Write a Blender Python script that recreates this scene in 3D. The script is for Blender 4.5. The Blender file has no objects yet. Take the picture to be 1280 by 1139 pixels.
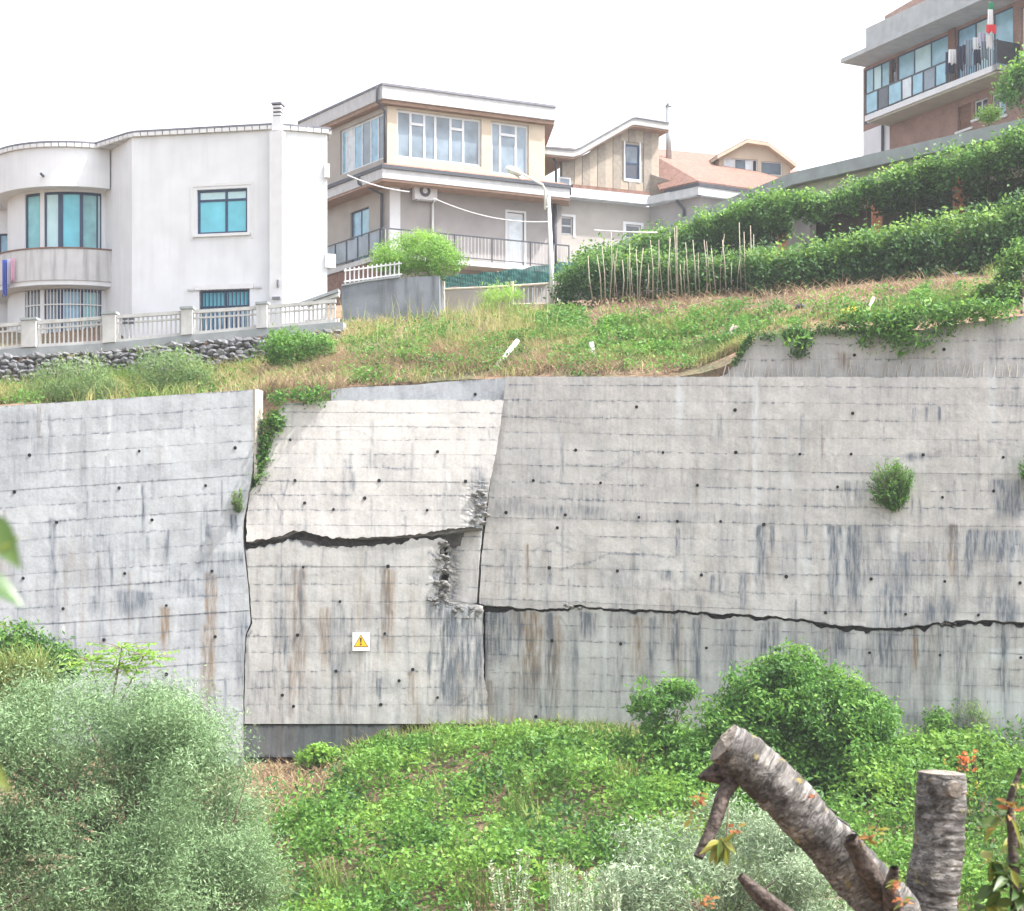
import bpy, math, random
import numpy as np
from mathutils import Vector

# ------------------------------------------------------------------ camera, sky, sun, exposure
scene = bpy.context.scene
F, U0, V0 = 2200.0, 640.0, 760.0          # focal length in photo pixels, principal column, horizon row
cam_d = bpy.data.cameras.new('camera')
cam = bpy.data.objects.new('camera', cam_d)
scene.collection.objects.link(cam)
cam.location = (0, 0, 0)
cam.rotation_euler = (math.radians(90), 0, 0)
cam_d.sensor_width = 36.0
cam_d.lens = 36.0 * F / 1280.0
cam_d.shift_y = (V0 - 569.5) / 1280.0
cam_d.clip_start = 0.05
cam_d.clip_end = 3000
cam_d.dof.use_dof = True
cam_d.dof.focus_distance = 46.0
cam_d.dof.aperture_fstop = 8.0
scene.camera = cam

SUN = Vector((0.53, -0.10, 0.84)).normalized()
world = bpy.data.worlds.new('World')
scene.world = world
world.use_nodes = True
wn = world.node_tree
wn.nodes.clear()
sky = wn.nodes.new('ShaderNodeTexSky')
sky.sky_type = 'NISHITA'
sky.sun_disc = False
sky.sun_elevation = math.asin(SUN.z)
sky.sun_rotation = math.atan2(SUN.x, SUN.y)
sky.air_density = 1.0
sky.dust_density = 4.0
hs = wn.nodes.new('ShaderNodeHueSaturation')
hs.inputs['Saturation'].default_value = 0.28
bg = wn.nodes.new('ShaderNodeBackground')
bg.inputs['Strength'].default_value = 0.14
wo = wn.nodes.new('ShaderNodeOutputWorld')
wn.links.new(sky.outputs[0], hs.inputs['Color'])
wn.links.new(hs.outputs[0], bg.inputs[0])
wn.links.new(bg.outputs[0], wo.inputs[0])

sun_d = bpy.data.lights.new('sun', 'SUN')
sun_d.energy = 2.8
sun_d.angle = math.radians(1.2)
sun_d.color = (1.0, 0.96, 0.91)
sun = bpy.data.objects.new('sun', sun_d)
scene.collection.objects.link(sun)
sun.rotation_euler = (-SUN).to_track_quat('-Z', 'Y').to_euler()

scene.view_settings.view_transform = 'Standard'
scene.view_settings.look = 'None'
scene.view_settings.gamma = 1.0
scene.view_settings.use_curve_mapping = False
scene.view_settings.exposure = 1.88
scene.render.engine = 'CYCLES'
scene.cycles.max_bounces = 6
scene.cycles.diffuse_bounces = 3
scene.cycles.transparent_max_bounces = 8

# ------------------------------------------------------------------ helpers
RR = random.Random(11)
rng = np.random.default_rng(11)
C = scene.collection
ORG = {}

def P(u, v, Y):
    return np.array([(u - U0) / F * Y, Y, (V0 - v) / F * Y])

def ip(pts):
    a = np.array(sorted(pts), float)
    return lambda q: np.interp(q, a[:, 0], a[:, 1])

class Plane:
    """Y = c + t*X + l*Z ; 'out' is metres towards the camera along the normal"""
    def __init__(s, u0, v0, Y0, t=0.0, l=0.0):
        p = P(u0, v0, Y0)
        s.t, s.l = t, l
        s.c = p[1] - t * p[0] - l * p[2]
        s.n = math.sqrt(1 + t * t + l * l)
        s.o = p
        s.d = np.array([1, t, 0]) / math.sqrt(1 + t * t)
        s.nv = np.array([t, -1, l]) / s.n
    def Y(s, u, v, out=0.0):
        return (s.c - out * s.n) / (1 - s.t * (u - U0) / F - s.l * (V0 - v) / F)
    def hit(s, u, v, out=0.0):
        u = np.asarray(u, float); v = np.asarray(v, float)
        Y = s.Y(u, v, out)
        return np.stack([(u - U0) / F * Y, Y, (V0 - v) / F * Y], -1)
    # vertical planes only
    def s(self, u):
        return float(np.dot(self.hit(u, V0) - self.o, self.d))
    def z(self, u, v):
        return float(self.hit(u, v)[2])
    def pt(self, s, z, out=0.0):
        p = self.o + self.d * s + self.nv * out
        return np.array([p[0], p[1], z])
    def rect(self, u1, v1, u2, v2):
        uc = (u1 + u2) / 2
        return (self.s(u1), self.s(u2), self.z(uc, v2), self.z(uc, v1))

class MB:
    def __init__(s):
        s.v = []; s.f = []
    def quadbox(s, a, b):
        n = len(s.v); k = len(a)
        s.v += [tuple(map(float, p)) for p in a] + [tuple(map(float, p)) for p in b]
        s.f.append(tuple(range(n, n + k)))
        s.f.append(tuple(range(n + 2 * k - 1, n + k - 1, -1)))
        for i in range(k):
            j = (i + 1) % k
            s.f.append((n + j, n + i, n + k + i, n + k + j))
        return s
    def pbox(s, pl, s1, s2, z1, z2, o1, o2):
        a = [pl.pt(s1, z1, o1), pl.pt(s2, z1, o1), pl.pt(s2, z2, o1), pl.pt(s1, z2, o1)]
        b = [pl.pt(s1, z1, o2), pl.pt(s2, z1, o2), pl.pt(s2, z2, o2), pl.pt(s1, z2, o2)]
        return s.quadbox(a, b)
    def px(s, pl, pts, o1, o2):
        a = [pl.hit(u, v) for u, v in pts]
        return s.quadbox([p + pl.nv * o1 for p in a], [p + pl.nv * o2 for p in a])
    def plan(s, pts, z0, z1):
        return s.quadbox([(x, y, z1) for x, y in pts], [(x, y, z0) for x, y in pts])
    def box(s, x0, x1, y0, y1, z0, z1):
        return s.plan([(x0, y0), (x1, y0), (x1, y1), (x0, y1)], z0, z1)
    def tube(s, pts, rad, n=8, cap=True):
        pts = [np.array(p, float) for p in pts]
        if not hasattr(rad, '__len__'): rad = [rad] * len(pts)
        base = len(s.v); up = None
        for i, p in enumerate(pts):
            d = (pts[min(i + 1, len(pts) - 1)] - pts[max(i - 1, 0)])
            d = d / (np.linalg.norm(d) + 1e-9)
            if up is None:
                up = np.array([1, 0, 0]) if abs(d[0]) < .8 else np.array([0, 1, 0])
            a = np.cross(d, up); a /= np.linalg.norm(a) + 1e-9
            b = np.cross(a, d); up = b
            for k in range(n):
                th = 2 * math.pi * k / n
                s.v.append(tuple(p + rad[i] * (math.cos(th) * a + math.sin(th) * b)))
        for i in range(len(pts) - 1):
            for k in range(n):
                k2 = (k + 1) % n
                s.f.append((base + i * n + k, base + i * n + k2, base + (i + 1) * n + k2, base + (i + 1) * n + k))
        if cap:
            s.f.append(tuple(base + k for k in range(n - 1, -1, -1)))
            e = base + (len(pts) - 1) * n
            s.f.append(tuple(e + k for k in range(n)))
        return s
    def arc(s, cx, cy, r0, r1, a0, a1, z0, z1, n=24):
        """vertical curved wall; angles in degrees from -Y, positive to +X"""
        base = len(s.v)
        for i in range(n + 1):
            a = math.radians(a0 + (a1 - a0) * i / n)
            for r in (r0, r1):
                for z in (z0, z1):
                    s.v.append((cx + r * math.sin(a), cy - r * math.cos(a), z))
        for i in range(n):
            p = base + 4 * i; q = p + 4
            s.f += [(p, q, q + 1, p + 1), (p + 2, p + 3, q + 3, q + 2), (p + 1, q + 1, q + 3, p + 3), (p, p + 2, q + 2, q)]
        e = base + 4 * n
        s.f += [(base, base + 1, base + 3, base + 2), (e, e + 2, e + 3, e + 1)]
        return s
    def build(s, name, mat, parent=None, smooth=False, recalc=True):
        return mk(name, np.array(s.v), s.f, mat, parent, smooth, recalc)

def tag(o, label=None, cat=None, group=None, kind=None):
    if label: o['label'] = label
    if cat: o['category'] = cat
    if group: o['group'] = group
    if kind: o['kind'] = kind
    return o

def empty(name, loc, label, cat, group=None):
    o = bpy.data.objects.new(name, None)
    o.empty_display_size = .3
    C.objects.link(o)
    o.location = tuple(map(float, loc))
    ORG[o] = np.array(loc, float)
    return tag(o, label, cat, group)

def link_mesh(name, me, parent, org):
    o = bpy.data.objects.new(name, me)
    C.objects.link(o)
    if parent is not None:
        o.parent = parent
        ORG[o] = ORG[parent]
    else:
        o.location = tuple(map(float, org))
        ORG[o] = np.array(org, float)
    return o

def mk(name, v, f, mat, parent=None, smooth=False, recalc=True):
    v = np.asarray(v, float)
    org = ORG[parent] if parent is not None else np.array([(v[:, 0].min() + v[:, 0].max()) / 2, (v[:, 1].min() + v[:, 1].max()) / 2, v[:, 2].min()])
    me = bpy.data.meshes.new(name)
    me.from_pydata((v - org).tolist(), [], f)
    me.materials.append(M[mat] if isinstance(mat, str) else mat)
    if recalc:
        import bmesh
        bm = bmesh.new(); bm.from_mesh(me)
        bmesh.ops.recalc_face_normals(bm, faces=bm.faces)
        bm.to_mesh(me); bm.free()
    if smooth:
        me.polygons.foreach_set('use_smooth', [True] * len(me.polygons))
    me.update()
    return link_mesh(name, me, parent, org)

def mkn(name, v, quads, mat, parent=None, attrs=None, smooth=False, kind=None):
    """numpy mesh: quads (N,4) or (N,3); attrs = {name: array per vertex (scalar or rgb)}"""
    v = np.asarray(v, np.float32); quads = np.asarray(quads, np.int32)
    org = ORG[parent] if parent is not None else np.array([(v[:, 0].min() + v[:, 0].max()) / 2, (v[:, 1].min() + v[:, 1].max()) / 2, v[:, 2].min()])
    me = bpy.data.meshes.new(name)
    k = quads.shape[1]; n = len(quads)
    me.vertices.add(len(v)); me.vertices.foreach_set('co', (v - org.astype(np.float32)).ravel())
    me.loops.add(n * k); me.loops.foreach_set('vertex_index', quads.ravel())
    me.polygons.add(n); me.polygons.foreach_set('loop_start', np.arange(0, n * k, k, dtype=np.int32))
    me.polygons.foreach_set('use_smooth', np.full(n, bool(smooth)))
    me.materials.append(M[mat] if isinstance(mat, str) else mat)
    for an, arr in (attrs or {}).items():
        arr = np.asarray(arr, np.float32)
        if arr.ndim == 1:
            at = me.attributes.new(an, 'FLOAT', 'POINT'); at.data.foreach_set('value', arr)
        else:
            at = me.attributes.new(an, 'FLOAT_COLOR', 'POINT')
            at.data.foreach_set('color', np.concatenate([arr, np.ones((len(arr), 1), np.float32)], 1).ravel())
    me.update(calc_edges=True)
    o = link_mesh(name, me, parent, org)
    if kind: o['kind'] = kind
    return o

def dup(src, name, loc, rot=None, scale=None, parent=None):
    """copy of a mesh object that shares its data; loc is a world position"""
    o = src.copy()
    o.name = name
    C.objects.link(o)
    o.parent = parent
    loc = np.array(loc, float) - (ORG[parent] if parent is not None else 0)
    o.location = tuple(map(float, loc))
    if rot is not None: o.rotation_euler = tuple(map(float, rot))
    if scale is not None: o.scale = tuple(map(float, scale)) if hasattr(scale, '__len__') else (scale,) * 3
    return o

# value noise
_perm = rng.random(65536).astype(np.float32)
def _h(i, j, k=0):
    return _perm[((i * 374761393 + j * 668265263 + k * 2147483647 + ((i * j) ^ (j << 3))) & 0x7fffffff) % 65521]
def vn(x, y, seed=0):
    x = np.asarray(x, float); y = np.asarray(y, float)
    i = np.floor(x).astype(np.int64); j = np.floor(y).astype(np.int64)
    fx = x - i; fy = y - j
    fx = fx * fx * (3 - 2 * fx); fy = fy * fy * (3 - 2 * fy)
    a = _h(i, j, seed); b = _h(i + 1, j, seed); c = _h(i, j + 1, seed); d = _h(i + 1, j + 1, seed)
    return (a * (1 - fx) + b * fx) * (1 - fy) + (c * (1 - fx) + d * fx) * fy
def fbm(x, y, seed=0, o=4):
    r = 0; a = .5; t = 0
    for k in range(o):
        r = r + a * vn(np.asarray(x) * 2 ** k, np.asarray(y) * 2 ** k, seed + 17 * k); t += a; a *= .5
    return r / t
def sst(a, b, x):
    t = np.clip((x - a) / (b - a), 0, 1)
    return t * t * (3 - 2 * t)

# ------------------------------------------------------------------ materials
M = {}
def _nt(name):
    m = bpy.data.materials.new(name); m.use_nodes = True
    nt = m.node_tree; nt.nodes.clear()
    out = nt.nodes.new('ShaderNodeOutputMaterial')
    return m, nt, out
def N(nt, typ, **kw):
    n = nt.nodes.new(typ)
    for k, v in kw.items():
        if k in n.inputs.keys(): n.inputs[k].default_value = v
        else: setattr(n, k, v)
    return n
def ramp(nt, fac, stops):
    r = nt.nodes.new('ShaderNodeValToRGB')
    e = r.color_ramp.elements
    while len(e) < len(stops): e.new(.5)
    for el, (p, c) in zip(e, stops):
        el.position = p; el.color = (*c, 1) if len(c) == 3 else c
    nt.links.new(fac, r.inputs[0])
    return r
def mixc(nt, fac, a, b, mode='MIX'):
    m = nt.nodes.new('ShaderNodeMix'); m.data_type = 'RGBA'; m.blend_type = mode
    for sock, val in ((m.inputs[0], fac), (m.inputs[6], a), (m.inputs[7], b)):
        if isinstance(val, (int, float)): sock.default_value = val
        elif isinstance(val, tuple): sock.default_value = (*val, 1)
        else: nt.links.new(val, sock)
    return m.outputs[2]

def mat(name, col, rough=.8, var=.12, scale=2.0, bump=.0, spec=.3, metal=0.0, streak=0.0, streak_col=(.25, .25, .25), coat=0.0):
    m, nt, out = _nt(name)
    b = N(nt, 'ShaderNodeBsdfPrincipled')
    b.inputs['Roughness'].default_value = rough
    b.inputs['Specular IOR Level'].default_value = spec
    b.inputs['Metallic'].default_value = metal
    b.inputs['Coat Weight'].default_value = coat
    geo = N(nt, 'ShaderNodeNewGeometry')
    n1 = N(nt, 'ShaderNodeTexNoise'); n1.inputs['Scale'].default_value = scale; n1.inputs['Detail'].default_value = 6
    nt.links.new(geo.outputs['Position'], n1.inputs['Vector'])
    lo = tuple(c * (1 - var) for c in col); hi = tuple(min(1, c * (1 + var)) for c in col)
    r = ramp(nt, n1.outputs['Fac'], [(.3, lo), (.7, hi)])
    colour = r.outputs[0]
    if streak > 0:
        mp = N(nt, 'ShaderNodeMapping'); mp.inputs['Scale'].default_value = (3.5, 3.5, .35)
        nt.links.new(geo.outputs['Position'], mp.inputs['Vector'])
        n2 = N(nt, 'ShaderNodeTexNoise'); n2.inputs['Scale'].default_value = 1.0; n2.inputs['Detail'].default_value = 5
        nt.links.new(mp.outputs[0], n2.inputs['Vector'])
        r2 = ramp(nt, n2.outputs['Fac'], [(.48, (0, 0, 0)), (.72, (streak,) * 3)])
        colour = mixc(nt, r2.outputs[0], colour, streak_col)
    nt.links.new(colour, b.inputs['Base Color'])
    if bump > 0:
        n3 = N(nt, 'ShaderNodeTexNoise'); n3.inputs['Scale'].default_value = 25; n3.inputs['Detail'].default_value = 4
        nt.links.new(geo.outputs['Position'], n3.inputs['Vector'])
        bp = N(nt, 'ShaderNodeBump'); bp.inputs['Strength'].default_value = bump; bp.inputs['Distance'].default_value = .03
        nt.links.new(n3.outputs['Fac'], bp.inputs['Height'])
        nt.links.new(bp.outputs[0], b.inputs['Normal'])
    nt.links.new(b.outputs[0], out.inputs[0])
    M[name] = m
    return m

def leafmat(name, stops, trans=.40, rough=.55, k=(1.22, 1.42, 1.2)):
    stops = [(p, tuple(c * f for c, f in zip(col, k))) for p, col in stops]
    m, nt, out = _nt(name)
    a = N(nt, 'ShaderNodeAttribute', attribute_name='tint')
    r = ramp(nt, a.outputs['Fac'], stops)
    b = N(nt, 'ShaderNodeBsdfPrincipled'); b.inputs['Roughness'].default_value = rough
    b.inputs['Specular IOR Level'].default_value = .35
    t = N(nt, 'ShaderNodeBsdfTranslucent')
    hs = N(nt, 'ShaderNodeHueSaturation'); hs.inputs['Hue'].default_value = .49; hs.inputs['Value'].default_value = 1.25
    nt.links.new(r.outputs[0], b.inputs['Base Color'])
    nt.links.new(r.outputs[0], hs.inputs['Color'])
    nt.links.new(hs.outputs[0], t.inputs['Color'])
    mx = N(nt, 'ShaderNodeMixShader'); mx.inputs[0].default_value = trans
    nt.links.new(b.outputs[0], mx.inputs[1]); nt.links.new(t.outputs[0], mx.inputs[2])
    nt.links.new(mx.outputs[0], out.inputs[0])
    M[name] = m

def concrete(name, base, dark, brown=(.21, .155, .105), pale=(.58, .60, .61)):
    m, nt, out = _nt(name)
    b = N(nt, 'ShaderNodeBsdfPrincipled'); b.inputs['Roughness'].default_value = .9; b.inputs['Specular IOR Level'].default_value = .2
    geo = N(nt, 'ShaderNodeNewGeometry')
    at = N(nt, 'ShaderNodeAttribute', attribute_name='stain')
    sep = N(nt, 'ShaderNodeSeparateColor'); nt.links.new(at.outputs['Color'], sep.inputs[0])
    n1 = N(nt, 'ShaderNodeTexNoise'); n1.inputs['Scale'].default_value = .8; n1.inputs['Detail'].default_value = 9; n1.inputs['Roughness'].default_value = .65
    nt.links.new(geo.outputs['Position'], n1.inputs['Vector'])
    r1 = ramp(nt, n1.outputs['Fac'], [(.28, tuple(c * .74 for c in base)), (.52, base), (.75, tuple(min(.8, c * 1.15) for c in base))])
    mp = N(nt, 'ShaderNodeMapping'); mp.inputs['Scale'].default_value = (6, 6, .5)
    nt.links.new(geo.outputs['Position'], mp.inputs['Vector'])
    n2 = N(nt, 'ShaderNodeTexNoise'); n2.inputs['Scale'].default_value = 1; n2.inputs['Detail'].default_value = 6
    nt.links.new(mp.outputs[0], n2.inputs['Vector'])
    r2 = ramp(nt, n2.outputs['Fac'], [(.50, (0, 0, 0)), (.78, (.42, .42, .42))])
    c1 = mixc(nt, r2.outputs[0], r1.outputs[0], tuple(c * .6 for c in base))
    # fine grain
    n3 = N(nt, 'ShaderNodeTexNoise'); n3.inputs['Scale'].default_value = 14; n3.inputs['Detail'].default_value = 6; n3.inputs['Roughness'].default_value = .7
    nt.links.new(geo.outputs['Position'], n3.inputs['Vector'])
    r3 = ramp(nt, n3.outputs['Fac'], [(.3, (.84, .84, .84)), (.7, (1.08, 1.08, 1.08))])
    c1 = mixc(nt, 1.0, c1, r3.outputs[0], 'MULTIPLY')
    mp4 = N(nt, 'ShaderNodeMapping'); mp4.inputs['Scale'].default_value = (13, 13, 1.3)
    nt.links.new(geo.outputs['Position'], mp4.inputs['Vector'])
    n4 = N(nt, 'ShaderNodeTexNoise'); n4.inputs['Scale'].default_value = 1; n4.inputs['Detail'].default_value = 7; n4.inputs['Roughness'].default_value = .62
    nt.links.new(mp4.outputs[0], n4.inputs['Vector'])
    # broken up stains
    def broke(ch):
        mm = N(nt, 'ShaderNodeMath', operation='MULTIPLY'); nt.links.new(ch, mm.inputs[0])
        rr = ramp(nt, n4.outputs['Fac'], [(.32, (.2,) * 3), (.50, (.75,) * 3), (.68, (1.45,) * 3)])
        nt.links.new(rr.outputs[0], mm.inputs[1]); mm.use_clamp = True
        return mm.outputs[0]
    c1 = mixc(nt, broke(sep.outputs[2]), c1, pale)
    c1 = mixc(nt, broke(sep.outputs[1]), c1, brown)
    c1 = mixc(nt, broke(sep.outputs[0]), c1, dark)
    nt.links.new(c1, b.inputs['Base Color'])
    bp = N(nt, 'ShaderNodeBump'); bp.inputs['Strength'].default_value = .25; bp.inputs['Distance'].default_value = .012
    nt.links.new(n3.outputs['Fac'], bp.inputs['Height']); nt.links.new(bp.outputs[0], b.inputs['Normal'])
    nt.links.new(b.outputs[0], out.inputs[0])
    M[name] = m

concrete('concrete_grey', (.385, .405, .425), (.12, .14, .17))  # cooler, darker grey puts part of the left section's shade into colour
concrete('concrete_pale', (.48, .462, .443), (.125, .145, .175))  # warmer, lighter tone puts part of the brighter slabs' light into colour
concrete('concrete_mid', (.46, .452, .438), (.115, .13, .15))
concrete('concrete_dark', (.17, .18, .19), (.035, .04, .045))
mat('concrete_core', (.20, .195, .19), .95, .35, 3, .4)
mat('hole_dark', (.012, .012, .014), .9, .1)
mat('plaster_white', (.64, .655, .685), .85, .05, 1.2, .05, streak=.20, streak_col=(.42, .42, .43))
mat('plaster_trim', (.62, .625, .64), .8, .04, 3, .05)
mat('plaster_stained', (.48, .48, .49), .85, .08, 2, .1, streak=.75, streak_col=(.20, .20, .22))
mat('plaster_cream', (.47, .40, .31), .85, .08, 1.5, .05)
mat('plaster_grey', (.31, .29, .285), .9, .12, 1.0, .1)
mat('plaster_taupe', (.36, .335, .31), .9, .10, 1.0, .1)
mat('soffit_wood', (.29, .19, .14), .7, .15, 4)
mat('roof_dark', (.16, .16, .19), .6, .2, 3)
mat('fascia_white', (.47, .475, .49), .7, .10, 3, streak=.15)
mat('gutter_dark', (.06, .065, .08), .5, .15, 5)
mat('terracotta', (.19, .108, .085), .85, .3, 5, .3)
mat('frame_navy', (.035, .06, .12), .4, .1, 4)
mat('frame_white', (.58, .59, .61), .5, .04, 4)
mat('frame_brown', (.16, .08, .05), .6, .2, 6)
mat('glass_cyan', (.12, .47, .58), .08, .18, 1.2, spec=.6)
mat('glass_blind', (.42, .62, .66), .12, .08, 2, spec=.6)
mat('glass_teal', (.14, .38, .42), .08, .3, 1.5, spec=.6)
mat('glass_grey', (.15, .195, .24), .06, .45, .9, spec=.6)
mat('glass_dark', (.03, .035, .05), .05, .3, 2, spec=.7)
mat('glass_blue', (.20, .38, .52), .08, .25, 2.5, spec=.6)
mat('curtain_pale', (.55, .60, .64), .5, .15, 4, spec=.4)
mat('rail_dark', (.07, .075, .09), .5, .2, 5, metal=.3)
mat('rail_pale', (.55, .55, .56), .5, .1, 5)
mat('panel_blue', (.22, .42, .52), .15, .15, 2, spec=.6)
mat('metal_grey', (.45, .46, .47), .4, .1, 6, metal=.6)
mat('lamp_white', (.70, .70, .70), .45, .06, 5)
mat('black_paint', (.02, .02, .02), .6, .1)
mat('sign_white', (.80, .80, .80), .5, .03)
mat('sign_yellow', (.80, .45, .02), .5, .04)
mat('clad_light', (.34, .295, .24), .85, .12, 6, .2)
mat('clad_dark', (.26, .23, .195), .85, .15, 6, .2)
mat('wood_grey', (.44, .39, .33), .9, .2, 5, .3)
mat('bamboo', (.33, .30, .23), .8, .2, 6, .2)
mat('bark', (.17, .13, .10), .95, .4, 8, .6)
mat('bark_pale', (.26, .23, .19), .95, .35, 8, .5)
mat('stone', (.135, .135, .145), .95, .35, 2.2, .6)
mat('soil_brown', (.20, .13, .085), 1, .35, 4, .6)
mat('cloth_blue', (.06, .10, .42), .9, .1)
mat('cloth_pink', (.55, .30, .40), .9, .1)
mat('cloth_navy', (.03, .035, .07), .9, .15)
mat('cloth_white', (.75, .75, .76), .9, .05)
mat('cloth_lilac', (.45, .43, .55), .9, .05)
mat('flag_green', (.02, .26, .12), .8, .05)
mat('flag_red', (.62, .03, .04), .8, .05)
mat('fascia_concrete', (.27, .295, .305), .9, .15, 2, .3, streak=.25)
mat('wall_cream', (.36, .35, .29), .9, .1, 2, .1, streak=.2)
mat('pillar_brick', (.48, .19, .11), .9, .25, 9, .3)
mat('pipe_white', (.60, .60, .59), .5, .04)
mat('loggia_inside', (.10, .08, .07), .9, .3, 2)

# brick facade
m, nt, out = _nt('brick_wall'); M['brick_wall'] = m
b = N(nt, 'ShaderNodeBsdfPrincipled'); b.inputs['Roughness'].default_value = .9
geo = N(nt, 'ShaderNodeNewGeometry')
sx = N(nt, 'ShaderNodeSeparateXYZ'); nt.links.new(geo.outputs['Position'], sx.inputs[0])
ml = N(nt, 'ShaderNodeMath', operation='MULTIPLY'); ml.inputs[1].default_value = -1.0; nt.links.new(sx.outputs['Y'], ml.inputs[0])
cb = N(nt, 'ShaderNodeCombineXYZ'); nt.links.new(ml.outputs[0], cb.inputs[0]); nt.links.new(sx.outputs['Z'], cb.inputs[1])
bt = N(nt, 'ShaderNodeTexBrick'); bt.inputs['Scale'].default_value = 4.2; bt.inputs['Mortar Size'].default_value = .02
bt.inputs['Color1'].default_value = (.27, .15, .115, 1); bt.inputs['Color2'].default_value = (.215, .115, .09, 1); bt.inputs['Mortar'].default_value = (.27, .24, .22, 1)
nt.links.new(cb.outputs[0], bt.inputs['Vector'])
n1 = N(nt, 'ShaderNodeTexNoise'); n1.inputs['Scale'].default_value = 1.3; nt.links.new(geo.outputs['Position'], n1.inputs['Vector'])
r1 = ramp(nt, n1.outputs['Fac'], [(.3, (.8, .8, .8)), (.7, (1.15, 1.12, 1.1))])
nt.links.new(mixc(nt, 1.0, bt.outputs['Color'], r1.outputs[0], 'MULTIPLY'), b.inputs['Base Color'])
nt.links.new(b.outputs[0], out.inputs[0])

# ground
m, nt, out = _nt('ground'); M['ground'] = m
b = N(nt, 'ShaderNodeBsdfPrincipled'); b.inputs['Roughness'].default_value = 1.0
geo = N(nt, 'ShaderNodeNewGeometry')
n1 = N(nt, 'ShaderNodeTexNoise'); n1.inputs['Scale'].default_value = .5; n1.inputs['Detail'].default_value = 8; nt.links.new(geo.outputs['Position'], n1.inputs['Vector'])
n2 = N(nt, 'ShaderNodeTexNoise'); n2.inputs['Scale'].default_value = 6; n2.inputs['Detail'].default_value = 6; nt.links.new(geo.outputs['Position'], n2.inputs['Vector'])
r1 = ramp(nt, n1.outputs['Fac'], [(.35, (.085, .085, .04)), (.5, (.15, .10, .06)), (.65, (.20, .12, .075))])
r2 = ramp(nt, n2.outputs['Fac'], [(.3, (.6, .6, .6)), (.7, (1.25, 1.25, 1.25))])
nt.links.new(mixc(nt, 1.0, r1.outputs[0], r2.outputs[0], 'MULTIPLY'), b.inputs['Base Color'])
bp = N(nt, 'ShaderNodeBump'); bp.inputs['Strength'].default_value = .8; bp.inputs['Distance'].default_value = .1
nt.links.new(n2.outputs['Fac'], bp.inputs['Height']); nt.links.new(bp.outputs[0], b.inputs['Normal'])
nt.links.new(b.outputs[0], out.inputs[0])

# shade net
m, nt, out = _nt('shade_net'); M['shade_net'] = m
b = N(nt, 'ShaderNodeBsdfPrincipled'); b.inputs['Base Color'].default_value = (.012, .11, .105, 1); b.inputs['Roughness'].default_value = .8
t = N(nt, 'ShaderNodeBsdfTransparent'); mx = N(nt, 'ShaderNodeMixShader'); mx.inputs[0].default_value = .12
nt.links.new(b.outputs[0], mx.inputs[1]); nt.links.new(t.outputs[0], mx.inputs[2]); nt.links.new(mx.outputs[0], out.inputs[0])

# cherry bark: uses per-vertex 'along' (m) and 'around' (0..1)
m, nt, out = _nt('cherry_bark'); M['cherry_bark'] = m
b = N(nt, 'ShaderNodeBsdfPrincipled'); b.inputs['Roughness'].default_value = .75
al = N(nt, 'ShaderNodeAttribute', attribute_name='along'); ar = N(nt, 'ShaderNodeAttribute', attribute_name='around')
geo = N(nt, 'ShaderNodeNewGeometry')
cb = N(nt, 'ShaderNodeCombineXYZ')
m1 = N(nt, 'ShaderNodeMath', operation='MULTIPLY'); m1.inputs[1].default_value = 46; nt.links.new(al.outputs['Fac'], m1.inputs[0])
m2 = N(nt, 'ShaderNodeMath', operation='MULTIPLY'); m2.inputs[1].default_value = 5.5; nt.links.new(ar.outputs['Fac'], m2.inputs[0])
nt.links.new(m2.outputs[0], cb.inputs[0]); nt.links.new(m1.outputs[0], cb.inputs[1])
n1 = N(nt, 'ShaderNodeTexNoise'); n1.inputs['Scale'].default_value = 1.0; n1.inputs['Detail'].default_value = 7; n1.inputs['Roughness'].default_value = .68; n1.inputs['Distortion'].default_value = 1.1; nt.links.new(cb.outputs[0], n1.inputs['Vector'])
r1 = ramp(nt, n1.outputs['Fac'], [(.33, (.02, .019, .018)), (.45, (.09, .083, .078)), (.56, (.20, .188, .178)), (.70, (.35, .33, .31))])
n2 = N(nt, 'ShaderNodeTexNoise'); n2.inputs['Scale'].default_value = 9; n2.inputs['Detail'].default_value = 4; nt.links.new(geo.outputs['Position'], n2.inputs['Vector'])
r2 = ramp(nt, n2.outputs['Fac'], [(.40, (.34, .32, .31)), (.52, (.9, .9, .9)), (.66, (1.3, 1.3, 1.28))])
c1 = mixc(nt, 1.0, r1.outputs[0], r2.outputs[0], 'MULTIPLY')
n3 = N(nt, 'ShaderNodeTexNoise'); n3.inputs['Scale'].default_value = 11; n3.inputs['Detail'].default_value = 8; n3.inputs['Roughness'].default_value = .7; nt.links.new(geo.outputs['Position'], n3.inputs['Vector'])
r3 = ramp(nt, n3.outputs['Fac'], [(.60, (0, 0, 0)), (.66, (.85, .85, .85))])
c1 = mixc(nt, r3.outputs[0], c1, (.30, .24, .06))
nt.links.new(c1, b.inputs['Base Color'])
bp = N(nt, 'ShaderNodeBump'); bp.inputs['Strength'].default_value = 1.0; bp.inputs['Distance'].default_value = .02
nt.links.new(n1.outputs['Fac'], bp.inputs['Height']); nt.links.new(bp.outputs[0], b.inputs['Normal'])
nt.links.new(b.outputs[0], out.inputs[0])
mat('cut_wood', (.19, .165, .14), .9, .45, 26, .6)

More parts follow.
